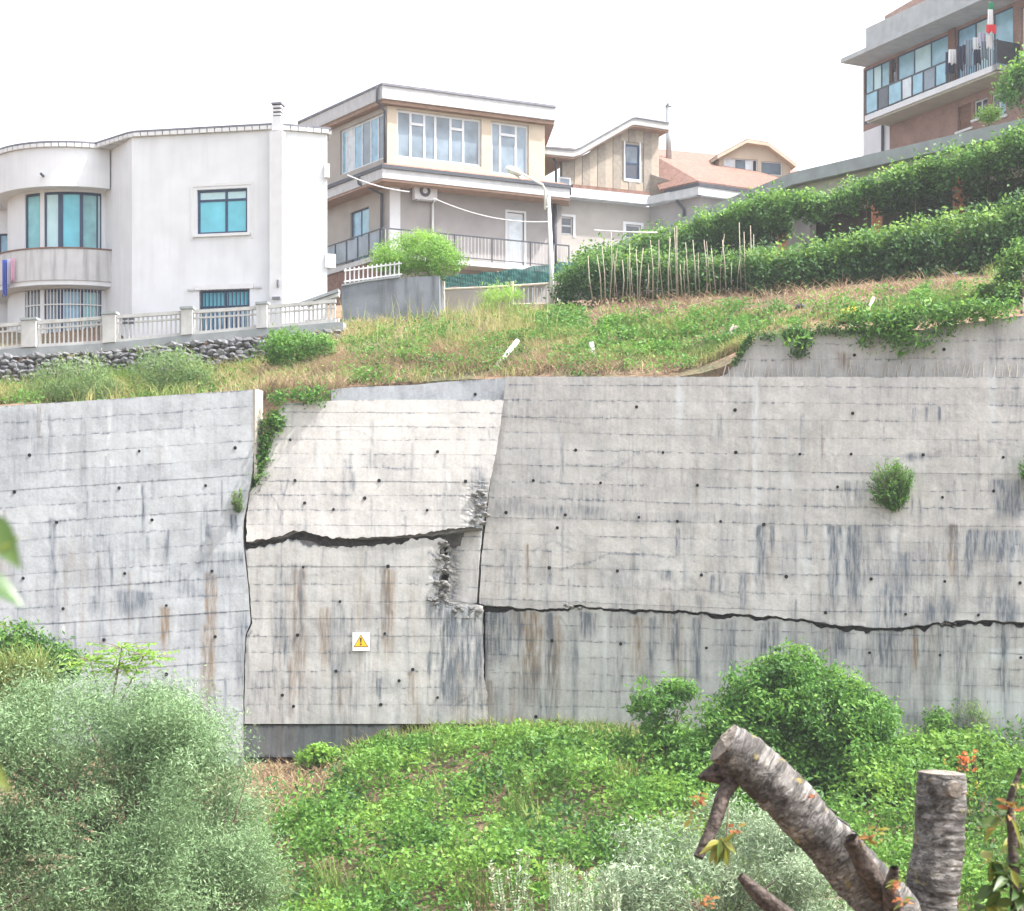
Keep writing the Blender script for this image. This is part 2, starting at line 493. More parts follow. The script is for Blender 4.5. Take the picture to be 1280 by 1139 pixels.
leafmat('leaf_bramble', [(0, (.035, .075, .018)), (.5, (.085, .17, .032)), (1, (.19, .27, .06))])
leafmat('leaf_dark', [(0, (.022, .055, .02)), (.5, (.06, .13, .035)), (1, (.18, .26, .055))])
leafmat('leaf_tree', [(0, (.03, .075, .02)), (.5, (.08, .17, .035)), (1, (.18, .27, .06))])
leafmat('leaf_olive', [(0, (.06, .10, .04)), (.5, (.15, .21, .09)), (1, (.28, .33, .18))], .3, .6, (1.12, 1.30, 1.38))
leafmat('leaf_silver', [(0, (.10, .135, .08)), (.5, (.21, .26, .16)), (1, (.40, .44, .30))], .25, .6, (1.15, 1.25, 1.25))
leafmat('leaf_fresh', [(0, (.08, .16, .03)), (.5, (.16, .27, .05)), (1, (.30, .38, .08))], .4)
leafmat('leaf_grey', [(0, (.06, .10, .045)), (.5, (.13, .18, .075)), (1, (.24, .27, .13))])
leafmat('grass_mix', [(0, (.06, .12, .03)), (.35, (.13, .19, .05)), (.65, (.26, .26, .10)), (.85, (.32, .265, .165)), (1, (.20, .135, .095))], .3, .8, (1.25, 1.25, 1.2))
leafmat('leaf_cherry', [(0, (.03, .07, .02)), (.5, (.09, .14, .035)), (.75, (.24, .24, .05)), (1, (.32, .12, .05))], .35, .4, (1, 1, 1))
leafmat('leaf_near', [(0, (.03, .07, .02)), (.5, (.07, .15, .05)), (1, (.22, .22, .03))], .45, .3, (1, 1, 1))
leafmat('flower', [(0, (.75, .22, .10)), (.5, (.8, .45, .05)), (1, (.75, .60, .05))], .3, .6, (1, 1, 1))
# ------------------------------------------------------------------ terrain
def tps(pts, smooth=.02):
    pts = np.array(pts, float); xy = pts[:, :2] / 20.0; z = pts[:, 2]
    def phi(r2): return np.where(r2 > 1e-12, r2 * np.log(np.maximum(r2, 1e-12)), 0)
    n = len(pts)
    K = phi(((xy[:, None] - xy[None]) ** 2).sum(-1)) + smooth * np.eye(n)
    Pm = np.concatenate([np.ones((n, 1)), xy], 1)
    A = np.block([[K, Pm], [Pm.T, np.zeros((3, 3))]])
    w = np.linalg.solve(A, np.concatenate([z, np.zeros(3)]))
    def f(x, y):
        x = np.asarray(x, float); y = np.asarray(y, float)
        sh = x.shape
        q = np.stack([np.clip(x, -45, 45).ravel(), np.clip(y, -8, 112).ravel()], 1) / 20.0
        res = np.empty(len(q))
        for i in range(0, len(q), 20000):
            qq = q[i:i + 20000]
            res[i:i + 20000] = phi(((qq[:, None] - xy[None]) ** 2).sum(-1)) @ w[:n] + w[n] + qq @ w[n + 1:]
        return res.reshape(sh)
    return f

up = [P(*a) for a in [
    (0, 505, 51.5), (150, 500, 51.5), (300, 490, 51.5), (0, 504, 56.4), (150, 497, 56.4), (300, 481, 56.6), (380, 452, 57.2),
    (0, 497, 58.2), (200, 480, 58.2), (330, 456, 58.3), (420, 416, 58.8), (0, 436, 61), (200, 422, 61), (330, 412, 61),
    (330, 500, 51.6), (420, 484, 51.8), (520, 480, 51.8), (630, 474, 51.8), (450, 440, 55.5), (550, 430, 55.5), (640, 425, 55.5),
    (480, 412, 60), (550, 400, 60.5), (640, 392, 61.5), (690, 389, 61.5), (560, 385, 70), (690, 378, 72), (480, 392, 75),
    (760, 467, 51.4), (880, 466, 51), (720, 428, 55), (850, 420, 54.5), (700, 389, 60), (800, 376, 58.5), (940, 368, 57.5), (930, 405, 53.5),
    (950, 420, 50.8), (1060, 412, 50.2), (1200, 404, 49.3), (1280, 394, 48.8), (1100, 380, 52.5), (1230, 372, 51.5),
    (1000, 362, 56.5), (1100, 352, 56), (1200, 345, 55.5), (1280, 338, 55), (1000, 357, 61), (1280, 330, 59), (1400, 330, 50), (1400, 300, 58)]]
up += [np.array(a, float) for a in [(-45, 52, 5), (-45, 62, 8.8), (-45, 90, 9.5), (-20, 80, 11), (0, 95, 12.5), (20, 95, 13), (45, 90, 13), (-20, 112, 11), (0, 112, 11), (30, 112, 12)]]
z_up = tps(up)
lo = [np.array((x, y, z), float) for x in (-40, -20, 0, 20, 40) for y, z in ((-8, -1.6), (0, -1.75), (8, -3.6), (16, -6.3), (25, -8.2), (32, -7.9), (38, -6.4), (45, -4.6))]
lo += [P(*a) for a in [(0, 925, 50), (200, 930, 50), (300, 952, 50), (350, 958, 50), (400, 955, 50), (480, 918, 50), (600, 908, 50), (700, 906, 49.5), (900, 915, 49), (1100, 925, 48), (1280, 935, 47),
                         (360, 1010, 46.5), (480, 985, 46)]]
z_lo = tps(lo)
def ywall(x):
    x = np.asarray(x, float)
    return np.where(x > -1, 50.2 - .25 * np.maximum(x + 1, 0), 50.2)
def zg(x, y):
    x = np.asarray(x, float); y = np.asarray(y, float)
    return np.where(y > ywall(x) + 1.6, z_up(x, y), z_lo(x, y))

def ground_hit(u, v, y0, y1, n=120, f=None):
    """first point on the terrain along each photo ray"""
    u = np.asarray(u, float); v = np.asarray(v, float)
    f = f or z_up
    ys = np.linspace(y0, y1, n)
    res = np.full(u.shape, np.nan)
    k = (u - U0) / F; m_ = (V0 - v) / F
    for y in ys:
        Y = np.full(u.shape, y)
        g = f(k * Y, Y)
        hit = np.isnan(res) & (m_ * Y <= g)
        res[hit] = y
    ok = ~np.isnan(res)
    Y = np.where(ok, res, y1)
    return np.stack([k * Y, Y, f(k * Y, Y)], -1), ok

xs = np.concatenate([[-900, -400, -200, -120, -80, -60], np.arange(-45, 45.1, .6), [60, 80, 120, 200, 400, 900]])
rows = []
for a in np.linspace(0, 1, 90):
    y = -8 + (ywall(xs) + 1.35 + 8) * a
    rows.append(np.stack([xs, y, z_lo(xs, y) + .18 * (fbm(xs * .7, y * .7, 3) - .5) * (a > .3)], -1))
for a in np.concatenate([np.linspace(0, .25, 50), np.linspace(.27, 1, 25)]):
    y = ywall(xs) + 1.65 + 100 * a
    rows.append(np.stack([xs, y, z_up(xs, y) + .22 * (fbm(xs * .9, y * .9, 5) - .5)], -1))
for y in (220, 400, 900, 2500):
    rows.append(np.stack([xs, np.full(xs.shape, float(y)), np.full(xs.shape, 8.0 - y * .02)], -1))
g0 = np.stack([xs, np.full(xs.shape, -300.0), np.full(xs.shape, -2.0)], -1)
rows = [g0] + rows
G = np.array(rows); nr, nc = G.shape[:2]
idx = np.arange(nr * nc).reshape(nr, nc)
quads = np.stack([idx[:-1, :-1], idx[:-1, 1:], idx[1:, 1:], idx[1:, :-1]], -1).reshape(-1, 4)
gr = mkn('ground', G.reshape(-1, 3), quads, 'ground', kind='structure')

# ------------------------------------------------------------------ stains and dark patches on the concrete (shape of their own, fixed to the wall)
STAINS = [  # u0,u1,v0,v1,channel(0 dark 1 brown 2 pale),strength
    (1036, 1050, 657, 768, 0, .75), (1058, 1074, 657, 770, 0, .85), (1052, 1058, 660, 765, 2, .5), (944, 956, 657, 765, 0, .5), (962, 968, 657, 700, 0, .5),
    (1116, 1140, 690, 778, 0, .45), (1090, 1112, 655, 700, 0, .25), (1208, 1216, 664, 728, 0, .8), (1214, 1280, 663, 712, 0, .5), (1222, 1232, 720, 778, 0, .45),
    (1186, 1195, 655, 732, 1, .85), (1160, 1168, 680, 778, 1, .3), (1228, 1260, 668, 690, 2, .5), (1262, 1274, 665, 720, 2, .5),
    (925, 934, 716, 770, 0, .55), (888, 894, 718, 745, 0, .6), (898, 902, 720, 745, 0, .5),
    (652, 676, 766, 900, 1, .7), (684, 700, 770, 905, 1, .55), (600, 650, 762, 830, 0, .35), (640, 660, 762, 800, 1, .4), (725, 745, 765, 800, 0, .65), (600, 620, 850, 905, 1, .3),
    (606, 610, 770, 860, 0, .6), (618, 622, 770, 850, 0, .5), (628, 631, 765, 830, 0, .6), (550, 575, 758, 905, 0, .8), (577, 590, 760, 890, 0, .75), (593, 604, 760, 880, 0, .75), (535, 560, 745, 800, 0, .5), (600, 640, 764, 850, 0, .45), (534, 540, 815, 850, 0, .6), (545, 548, 800, 860, 0, .4),
    (258, 270, 718, 800, 1, .7), (252, 270, 780, 905, 1, .45), (200, 212, 758, 815, 1, .6), (148, 185, 738, 773, 0, .55), (62, 70, 650, 775, 0, .4), (205, 212, 660, 720, 0, .4), (112, 124, 745, 775, 0, .35),
    (255, 264, 655, 672, 0, .6), (288, 296, 645, 668, 0, .7), (285, 310, 690, 712, 0, .35), (250, 285, 690, 710, 0, .3), (296, 312, 765, 905, 0, .35),
    (366, 382, 712, 905, 1, .45), (374, 380, 715, 830, 0, .5), (398, 412, 758, 860, 1, .5), (424, 432, 754, 860, 0, .35), (476, 492, 711, 850, 1, .5), (360, 372, 820, 905, 1, .5), (368, 372, 850, 905, 2, .8),
    (420, 440, 840, 905, 1, .3), (510, 520, 840, 905, 1, .4), (470, 478, 845, 882, 0, .6), (395, 402, 790, 870, 2, .4), (305, 345, 840, 905, 0, .25),
    (610, 660, 622, 650, 0, .28), (660, 760, 632, 650, 0, .38), (760, 1000, 640, 656, 0, .22), (640, 700, 560, 640, 0, .15), (700, 705, 545, 640, 0, .3), (590, 612, 585, 660, 0, .3),
    (1040, 1090, 600, 648, 0, .25), (1240, 1280, 600, 660, 0, .55), (1130, 1170, 566, 576, 0, .4), (1140, 1146, 508, 530, 0, .5), (1156, 1160, 508, 530, 0, .5), (1172, 1176, 508, 532, 0, .5),  # first patch darkens the face left of the wall shrub
    (845, 850, 660, 700, 0, .6), (822, 840, 712, 726, 0, .5), (870, 880, 745, 770, 0, .3), (940, 948, 470, 780, 2, .35), (845, 855, 470, 560, 2, .4), (1235, 1245, 470, 560, 2, .35),
    (1090, 1130, 785, 860, 0, .45), (1135, 1150, 785, 900, 2, .35), (1200, 1215, 785, 830, 0, .5), (1240, 1280, 812, 824, 2, .8), (1228, 1280, 862, 905, 2, .6), (1250, 1256, 870, 930, 2, .8), (1205, 1220, 790, 900, 0, .3),
    (900, 912, 775, 860, 0, .4), (945, 975, 778, 850, 0, .4), (815, 822, 770, 850, 0, .35), (1040, 1060, 785, 830, 0, .5), (1160, 1175, 790, 860, 1, .3), (1030, 1036, 785, 930, 1, .35),
    (0, 60, 512, 640, 0, .15), (40, 50, 515, 600, 0, .35), (100, 108, 520, 640, 0, .25), (60, 66, 520, 600, 0, .3), (135, 140, 510, 560, 2, .35),
    (1045, 1062, 440, 470, 1, .35), (1236, 1250, 400, 470, 0, .3)]
_r = random.Random(5)
for _ in range(150):                       # small drips all over
    u = _r.uniform(0, 1280); v = _r.uniform(500, 860); w = _r.uniform(1.5, 6); h = _r.uniform(20, 110)
    STAINS.append((u, u + w, v, v + h, _r.choice([0, 0, 0, 1, 2]), _r.uniform(.12, .4)))
for j in range(26):                        # drips right below the long crack
    u = _r.uniform(610, 1280); w = _r.uniform(2, 12)
    STAINS.append((u, u + w, 765 + (u - 610) * .03, 765 + (u - 610) * .03 + _r.uniform(30, 120), _r.choice([0, 0, 0, 1, 2]), _r.uniform(.25, .6)))

HAIR = [([(640, 520), (690, 526), (725, 531)], .5), ([(745, 600), (770, 585), (800, 566)], .5), ([(690, 580), (750, 583), (790, 572)], .4), ([(700, 712), (740, 702), (762, 692), (800, 694), (845, 696), (846, 668)], .55), ([(665, 690), (690, 676), (720, 688)], .45), ([(340, 620), (352, 640), (350, 655)], .6), ([(360, 602), (352, 630)], .6), ([(478, 601), (470, 612)], .5), ([(405, 680), (400, 720)], .4), ([(604, 770), (603, 800), (600, 850), (585, 872), (566, 884)], .9), ([(604, 785), (590, 792), (572, 786)], .9), ([(572, 790), (570, 830), (566, 880)], .8), ([(582, 800), (581, 868)], .6), ([(632, 770), (634, 800), (626, 826)], .7), ([(314, 790), (304, 806), (296, 822)], .8), ([(294, 812), (298, 826)], .8), ([(1212, 664), (1206, 700), (1208, 724)], .8), ([(535, 690), (552, 700), (540, 720), (556, 735), (535, 750), (552, 760)], .9), ([(590, 610), (606, 600), (596, 625), (608, 640)], .8), ([(705, 545), (700, 620)], .35), ([(788, 545), (782, 625)], .3), ([(873, 548), (871, 580)], .3), ([(1105, 535), (1104, 552)], .4), ([(963, 594), (960, 650)], .35), ([(700, 772), (712, 790), (706, 830)], .4), ([(1080, 700), (1110, 702), (1130, 705)], .4), ([(950, 540), (942, 565)], .4), ([(1090, 640), (1130, 660), (1120, 690)], .3), ([(855, 735), (905, 742), (940, 752)], .4)]
_rh = random.Random(9)
for _ in range(70):
    a_ = _rh.uniform(0, 1280); b_ = _rh.choice([0, 0, 0, 1]); c_ = _rh.uniform(500, 860); h_ = _rh.uniform(14, 44)
    HAIR.append(([(a_, c_), (a_ + _rh.uniform(-2, 2), c_ + h_)], _rh.uniform(.2, .5)) if not b_ else ([(a_, c_), (a_ + 20, c_ + _rh.uniform(-9, 9)), (a_ + 45, c_ + _rh.uniform(-12, 12))], _rh.uniform(.2, .5)))
def stain(u, v):
    S = np.zeros(u.shape + (3,))
    lower = sst(630, 720, v)
    n1 = fbm(u / 9, v / 110, 31, 4)
    S[..., 0] += sst(.55, .80, n1) * (.10 + .32 * lower)
    S[..., 0] += sst(.5, .8, fbm(u / 60, v / 45, 37, 5)) * (.18 + .18 * lower)
    S[..., 1] += sst(.6, .85, fbm(u / 12, v / 140, 41, 4)) * (.05 + .35 * lower)
    S[..., 2] += sst(.62, .85, fbm(u / 10, v / 60, 43, 4)) * .35
    rl_ = sst(900, 1000, u) * sst(645, 670, v)
    S[..., 0] += rl_ * sst(.45, .75, fbm(u / 22, v / 160, 33, 3)) * .45
    S[..., 2] += rl_ * sst(.55, .8, fbm(u / 14, v / 70, 35, 3)) * .5
    lc_ = sst(330, 360, u) * (1 - sst(900, 960, u)) * sst(700, 800, v)
    S[..., 1] += lc_ * sst(.5, .75, fbm(u / 18, v / 170, 39, 3)) * .6
    S[..., 0] += lc_ * sst(.5, .75, fbm(u / 13, v / 150, 49, 3)) * .3
    S[..., 0] += .10 * (1 - sst(640, 660, v)) * (u > 615) * (.5 + fbm(u / 50, v / 12, 47))
    for (pts_, k) in HAIR:
        pa_ = np.array(pts_, float)
        for a_, b_ in zip(pa_[:-1], pa_[1:]):
            sel = (u > min(a_[0], b_[0]) - 6) & (u < max(a_[0], b_[0]) + 6) & (v > min(a_[1], b_[1]) - 6) & (v < max(a_[1], b_[1]) + 6)
            if not sel.any(): continue
            q = np.stack([u[sel] + 3 * (fbm(u[sel] / 5, v[sel] / 5, 59) - .5), v[sel] + 4 * (fbm(u[sel] / 6, v[sel] / 6, 58) - .5)], -1); d_ = b_ - a_
            t_ = np.clip(((q - a_) @ d_) / (d_ @ d_), 0, 1); ds_ = np.linalg.norm(q - a_ - t_[:, None] * d_, axis=1)
            S[..., 0][sel] = np.maximum(S[..., 0][sel], k * (1 - sst(.6, 2.2, ds_)))
    wob = (fbm(u / 15, v / 18, 51, 3) - .5) * 7
    brk = .45 + .9 * fbm(u / 5, v / 22, 57, 3)
    for (a, b, c, d, ch, k) in STAINS:
        e = max(1.2, (b - a) * .3)
        sel = (u > a - 12) & (u < b + 12) & (v > c - 8) & (v < d + 25)
        if not sel.any(): continue
        uu = u[sel] + wob[sel] * min(1, (b - a) / 14); vv = v[sel] + wob[sel]
        hz = sst(a - e, a + e, uu) * (1 - sst(b - e, b + e, uu))
        vt = sst(c - 3, c + 3, vv) * (1 - sst(c + (d - c) * .45, d + 6, vv))
        S[..., ch][sel] = np.maximum(S[..., ch][sel], np.clip(hz * vt * k * brk[sel] * 2.0, 0, .95))
    return np.clip(S, 0, .95)

# ------------------------------------------------------------------ the retaining wall
mat('crack_shade', (.07, .066, .062), .95, .4, 5, .5)
HOLES = [(37,569),(174,564),(294,560),(18,615),(149,610),(257,607),(71,653),(190,650),(29,723),(156,717),(265,714),(79,761),(208,757),(269,796),(208,843),(307,841),(130,800),
 (379,709),(485,708),(425,752),(313,753),(372,794),(481,792),(420,839),(516,837),(499,851),(353,869),(367,883),(476,881),(547,872),
 (547,565),(369,601),(474,601),(582,602),(456,623),(381,629),(417,637),(534,638),(363,550),(594,493),(633,641),
 (720,563),(829,566),(920,566),(796,509),(919,513),(667,601),(751,604),(872,607),(707,644),(799,647),(847,652),(901,652),(697,660),(687,710),(772,714),(877,719),
 (1066,517),(1000,568),(1064,568),(1154,569),(1254,572),(1047,609),(1178,622),(1242,614),(955,656),(983,721),(1089,724),(1181,727),(1275,729),(1032,766),(1132,768),(1223,769),
 (776,805),(883,810),(1087,816),(1175,819),(1276,822),(690,801),(670,896),(970,812),(1068,444),(1180,437)]
holes_left = list(HOLES)

def section(name, label, plane, uL, uR, joints, vt, vb, mat_, out=0.0, thick=1.7, rough=.0065, group='sections of the cracked retaining wall', du=1.7, crumble=None, core=True, shade_backing=None):
    """joints: list of functions v(u); the courses lie between consecutive joints, clipped to vt..vb"""
    um0, um1 = float(min(uL(500), uL(700), uL(900))), float(max(uR(500), uR(700), uR(900)))
    ub = (um0 + um1) / 2
    base = plane.hit(ub, float(vb(ub)))
    root = empty(name, base, label, 'wall', group)
    fs = [vt] + joints + [vb]
    ns = max(6, int((um1 - um0) / du))
    s = np.linspace(0, 1, ns)
    tt = np.array([0, .04, .08, .16, .27, .38, .5, .62, .73, .84, .92, .96, 1.0])
    for i in range(len(fs) - 1):
        fa, fb = fs[i], fs[i + 1]
        # rough u per column, then v, then u on the slanted ends
        uc = um0 + (um1 - um0) * s
        top = np.clip(np.maximum(fa(uc), vt(uc)), None, vb(uc)); bot = np.minimum(np.maximum(fb(uc), vt(uc)), vb(uc))
        h = bot - top
        if h.max() < 1.5: continue
        gap = np.minimum(.07, h * .1)
        V = (top + gap)[None] + (h - 2 * gap)[None] * tt[:, None]
        Uu = uL(V) + (uR(V) - uL(V)) * s[None]
        ph = i * 7.3 + um0
        relief = rough * (fbm(Uu / 14, V / 14, 61, 4) - .5) * 2 + rough * .8 * (vn(Uu / 90 + ph, V * 0 + i * 3.1) - .5)
        o = out + relief + _r.uniform(-.004, .004)
        if crumble is not None:
            cu = crumble(Uu, V)
            o = o - cu * (.03 + .12 * np.abs(fbm(Uu / 9, V / 3.6, 71, 4) - .45) * 2)
        Pt = plane.hit(Uu, V) + plane.nv * o[..., None]
        S = stain(Uu, V)
        edge = np.array([1, .9, .25, .05, 0, 0, 0, 0, 0, .05, .2, .6, .8])[:, None]
        S[..., 0] = np.clip(S[..., 0] + edge * sst(.35, .6, vn(Uu / 4.2, V * 0 + i, 81)) * (.5 + .7 * vn(i * 3.7, um0 / 50.0, 87)) * sst(.25, .65, vn(Uu / 38, V * 0 + i * 2.7, 83)), 0, .95)
        pw = 60 + 120 * float(vn(i * 1.9, um0 * .01, 95)); cell = np.floor(Uu / pw + i * .37)
        hv_ = vn(cell * 3.1 + .5, np.full_like(Uu, np.floor(i / 2) * 5.3 + um0 + .5), 91)
        S[..., 0] = np.clip(S[..., 0] + .30 * np.clip(hv_ - .45, 0, 1), 0, .95); S[..., 2] = np.clip(S[..., 2] + .5 * np.clip(.4 - hv_, 0, 1), 0, .95)
        if crumble is not None:
            S[..., 0] = np.clip(S[..., 0] + cu * sst(.45, .62, fbm(Uu / 9, V / 4, 71, 4)) * .75, 0, .95)
        back = plane.nv * (-.012 if crumble is None else -.05)
        Pt = np.concatenate([Pt[:1], Pt, Pt[-1:] + back], 0)
        Pt = np.concatenate([Pt[:, :1] + back, Pt, Pt[:, -1:] + back], 1)
        S = np.concatenate([S[:1], S, S[-1:]], 0); S = np.concatenate([S[:, :1], S, S[:, -1:]], 1)
        a, b_ = Pt.shape[:2]
        ix = np.arange(a * b_).reshape(a, b_)
        q = np.stack([ix[:-1, :-1], ix[1:, :-1], ix[1:, 1:], ix[:-1, 1:]], -1)
        hh = np.concatenate([[h[0]], h, [h[-1]]])
        ok = (hh[:-1] > .6) & (hh[1:] > .6)
        q = q[:, ok].reshape(-1, 4)
        mkn('concrete_course', Pt.reshape(-1, 3), q, mat_, root, {'stain': S.reshape(-1, 3)})
    if core:
        vs_ = np.linspace(0, 1, 40); us = np.linspace(um0, um1, max(10, int((um1 - um0) / 8)))
        pts = []
        for q in us: pts.append((q, vt(q)))
        vr0, vr1 = float(vt(um1)), float(vb(um1))
        top_pts = [(float(np.clip(q, uL(vt(q)), uR(vt(q)))), float(vt(q))) for q in us]
        bot_pts = [(float(np.clip(q, uL(vb(q)), uR(vb(q)))), float(vb(q))) for q in us[::-1]]
        rt = [(float(uR(v)), float(v)) for v in np.linspace(top_pts[-1][1], bot_pts[0][1], 24)[1:-1]]
        lf = [(float(uL(v)), float(v)) for v in np.linspace(bot_pts[-1][1], top_pts[0][1], 24)[1:-1]]
        MB().px(plane, top_pts + rt + bot_pts + lf, out - (.011 if crumble is None else .20), out - thick).build('wall_core', 'concrete_core' if mat_ != 'concrete_grey' else 'concrete_core', root)
    if shade_backing is not None:
        us_ = np.linspace(max(um0, shade_backing[1]), min(um1, shade_backing[2]), 60)
        MB().px(plane, [(q, float(shade_backing[0](q)) - 12) for q in us_] + [(q, float(vt(q)) + 8) for q in us_[::-1]], -.42, -1.1).build('crack_shade_backing', 'crack_shade', root)  # dark sheet added behind the crack to stand in for its shade
    # weep holes that lie on this section
    for (hu, hv) in list(holes_left):
        if uL(hv) + 3 < hu < uR(hv) - 3 and vt(hu) + 2 < hv < vb(hu) - 2:
            holes_left.remove((hu, hv))
            p = plane.hit(hu, hv)
            r = _r.choice([.04, .046, .052])
            mb = MB().tube([p + plane.nv * (out + .018), p - plane.nv * .15], r, 10)
            mb.build('weep_hole', 'hole_dark', root)
    return root

cst = lambda c: (lambda q: np.full(np.shape(q), float(c)) if np.ndim(q) else float(c))
lin = lambda a, b, u0=0.0: (lambda q: a + b * (np.asarray(q) - u0))

crackW2 = ip([(300, 676), (315, 677), (345, 672), (360, 668), (374, 663), (388, 664), (400, 669), (430, 673), (470, 672), (520, 671), (548, 668), (566, 664), (606, 660), (640, 658)])
crackW3 = ip([(290, 686), (315, 685.5), (345, 682), (358, 679), (372, 673), (384, 675), (398, 681), (430, 684), (480, 683), (545, 679), (556, 674), (640, 674)])
crackW4 = ip([(560, 754), (600, 755), (640, 759), (690, 762), (708, 760), (722, 755), (734, 759), (760, 761), (820, 763), (860, 764), (900, 767), (950, 770), (1000, 774), (1040, 781), (1100, 784), (1150, 783), (1180, 777), (1230, 776), (1290, 779)])
def crack_jit(f, amp, seed): return lambda q: f(q) + amp * (fbm(np.asarray(q) / 7, np.asarray(q) * 0, seed, 5) - .5) * 2
crackW2j, crackW3j, crackW4j = crack_jit(crackW2, 2.6, 101), crack_jit(crackW3, 3.4, 103), crack_jit(crackW4, 2.8, 105)
W5top = lambda q: crackW4j(q) + 2.2 + 1.8 * fbm(np.asarray(q) / 5, np.asarray(q) * 0, 109, 3) + 5.0 * sst(.48, .8, fbm(np.asarray(q) / 22, np.asarray(q) * 0, 107, 3))

PL1 = Plane(315, 680, 50.0, 0.02, .05)
PL2 = Plane(450, 675, 49.95, -.03, .12)
PL3 = Plane(450, 680, 49.99, -.02, .03)
PL4 = Plane(620, 760, 50.0, -.25, .085)
PL5 = Plane(620, 760, 50.03, -.25, .03)

# left section
left_r = crack_jit(ip([(480, 319), (560, 318), (600, 314), (640, 306), (660, 303), (690, 305), (740, 310), (780, 313), (795, 306), (830, 304), (960, 303)]), .8, 111)
section('retaining_wall', 'grey left section of the retaining wall, its upright end edge showing beside the weeds in the gap', PL1, cst(-190), left_r,
        [lin(508 + 21.2 * k, -.0655) for k in range(1, 21)], lin(508, -.066), cst(960), 'concrete_grey')
# end face of the left section: sunlit edge
# displaced centre slab
c2L = crack_jit(ip([(495, 350), (505, 352), (520, 348), (540, 347), (548, 336), (565, 334), (585, 330), (603, 322), (615, 313), (640, 309), (675, 308), (700, 308)]), 1.5, 113)
c2R = crack_jit(ip([(490, 631), (560, 621), (600, 613), (640, 606), (680, 598)]), .8, 115)
crm2 = lambda u, v: sst(570, 605, u) * sst(590, 640, v)
section('retaining_wall', 'pale slab in the middle, broken off and slid forward over a wide dark crack', PL2, c2L, c2R,
        [lin(v, .004, 450) for v in (516, 533.5, 550, 568, 585, 602, 619, 638, 657)], ip([(340, 506), (352, 502), (430, 500), (640, 500)]), crackW2j, 'concrete_pale', out=.02, thick=1.6, crumble=crm2)
# lower centre
c3R = crack_jit(ip([(676, 556), (690, 548), (705, 556), (722, 550), (745, 548), (752, 556), (756, 603), (850, 605), (870, 609), (960, 609)]), 2.0, 117)
crm3 = lambda u, v: sst(530, 560, u) * (1 - .97 * sst(742, 768, v)) * sst(670, 690, v)
section('retaining_wall', 'stained lower section under the wide crack, with the yellow warning sign on it', PL3, lambda v: left_r(v) + 2.2, c3R,
        [lin(v, -.001, 450) for v in (708, 730, 752, 773, 795, 816, 839, 860, 881)], crackW3j, cst(905), 'concrete_mid', thick=1.7, crumble=crm3, shade_backing=(crackW2, 300, 600))
# right upper
r4L = crack_jit(ip([(465, 633), (500, 630), (560, 620), (640, 609), (700, 602), (757, 599), (800, 597)]), .6, 119)
j4 = [(481, 483), (500, 504), (522, 525), (540, 547), (561, 568), (581, 589), (602, 611), (622, 632), (647, 655), (667, 676), (687, 697), (708, 717), (728, 742), (749, 762)]
def jf(a, b):
    f = lin(a, (b - a) / 330.0, 620)
    return lambda q: f(np.minimum(q, 1000)) + .010 * np.maximum(np.asarray(q) - 1000, 0)
section('retaining_wall', 'long right upper section of the retaining wall above the thin crack, with the shrub growing from it', PL4, r4L, cst(1480),
        [jf(a, b) for a, b in j4], lin(471, .001, 630), crackW4j, 'concrete_pale', out=.03)
# right lower
crm5 = lambda u, v: .14 * (1 - sst(608, 640, u)) * (1 - sst(840, 890, v))
section('retaining_wall', 'streaked right lower section of the retaining wall below the thin crack, behind the leafy tree', PL5, ip([(700, 607), (850, 606.5), (880, 604), (960, 604)]), cst(1480),
        [lin(v, .028, 620) for v in (779, 799, 819, 840, 860, 881, 902, 922)], W5top, lin(915, .035, 620), 'concrete_mid', crumble=crm5, shade_backing=(crackW4, 560, 1480))
# broken block between centre and right
c6L = crack_jit(ip([(650, 566), (670, 557), (690, 561), (700, 554), (720, 562), (742, 554), (752, 555)]), 1.5, 121)
c6R = crack_jit(ip([(650, 604), (700, 599.5), (756, 596)]), .6, 123)
blk = section('retaining_wall', 'narrow broken block wedged between the middle and right sections with crumbled edges', PL4, c6L, c6R,
        [cst(672), cst(688), cst(712), cst(734)], cst(652), crack_jit(cst(754.5), .8, 125), 'concrete_pale', out=.05, thick=1.5, crumble=lambda u, v: 1 - sst(562, 580, u), du=1.6)
def chunk_mesh(r, seed):
    q = random.Random(seed); v = []; f = []
    ph = (1 + 5 ** .5) / 2
    base = [(-1, ph, 0), (1, ph, 0), (-1, -ph, 0), (1, -ph, 0), (0, -1, ph), (0, 1, ph), (0, -1, -ph), (0, 1, -ph), (ph, 0, -1), (ph, 0, 1), (-ph, 0, -1), (-ph, 0, 1)]
    f = [(0, 11, 5), (0, 5, 1), (0, 1, 7), (0, 7, 10), (0, 10, 11), (1, 5, 9), (5, 11, 4), (11, 10, 2), (10, 7, 6), (7, 1, 8), (3, 9, 4), (3, 4, 2), (3, 2, 6), (3, 6, 8), (3, 8, 9), (4, 9, 5), (2, 4, 11), (6, 2, 10), (8, 6, 7), (9, 8, 1)]
    for b in base:
        k = r / 1.9 * q.uniform(.7, 1.2)
        v.append((b[0] * k, b[1] * k, b[2] * k))
    return np.array(v), f
mat('broken_concrete', (.16, .155, .15), .95, .3, 6, .5)
CH = []
for sd in range(4):
    vv, ff = chunk_mesh(1.0, sd)
    me = bpy.data.meshes.new('chunk'); me.from_pydata(vv.tolist(), [], ff); me.materials.append(M['broken_concrete']); me.update(); CH.append(me)
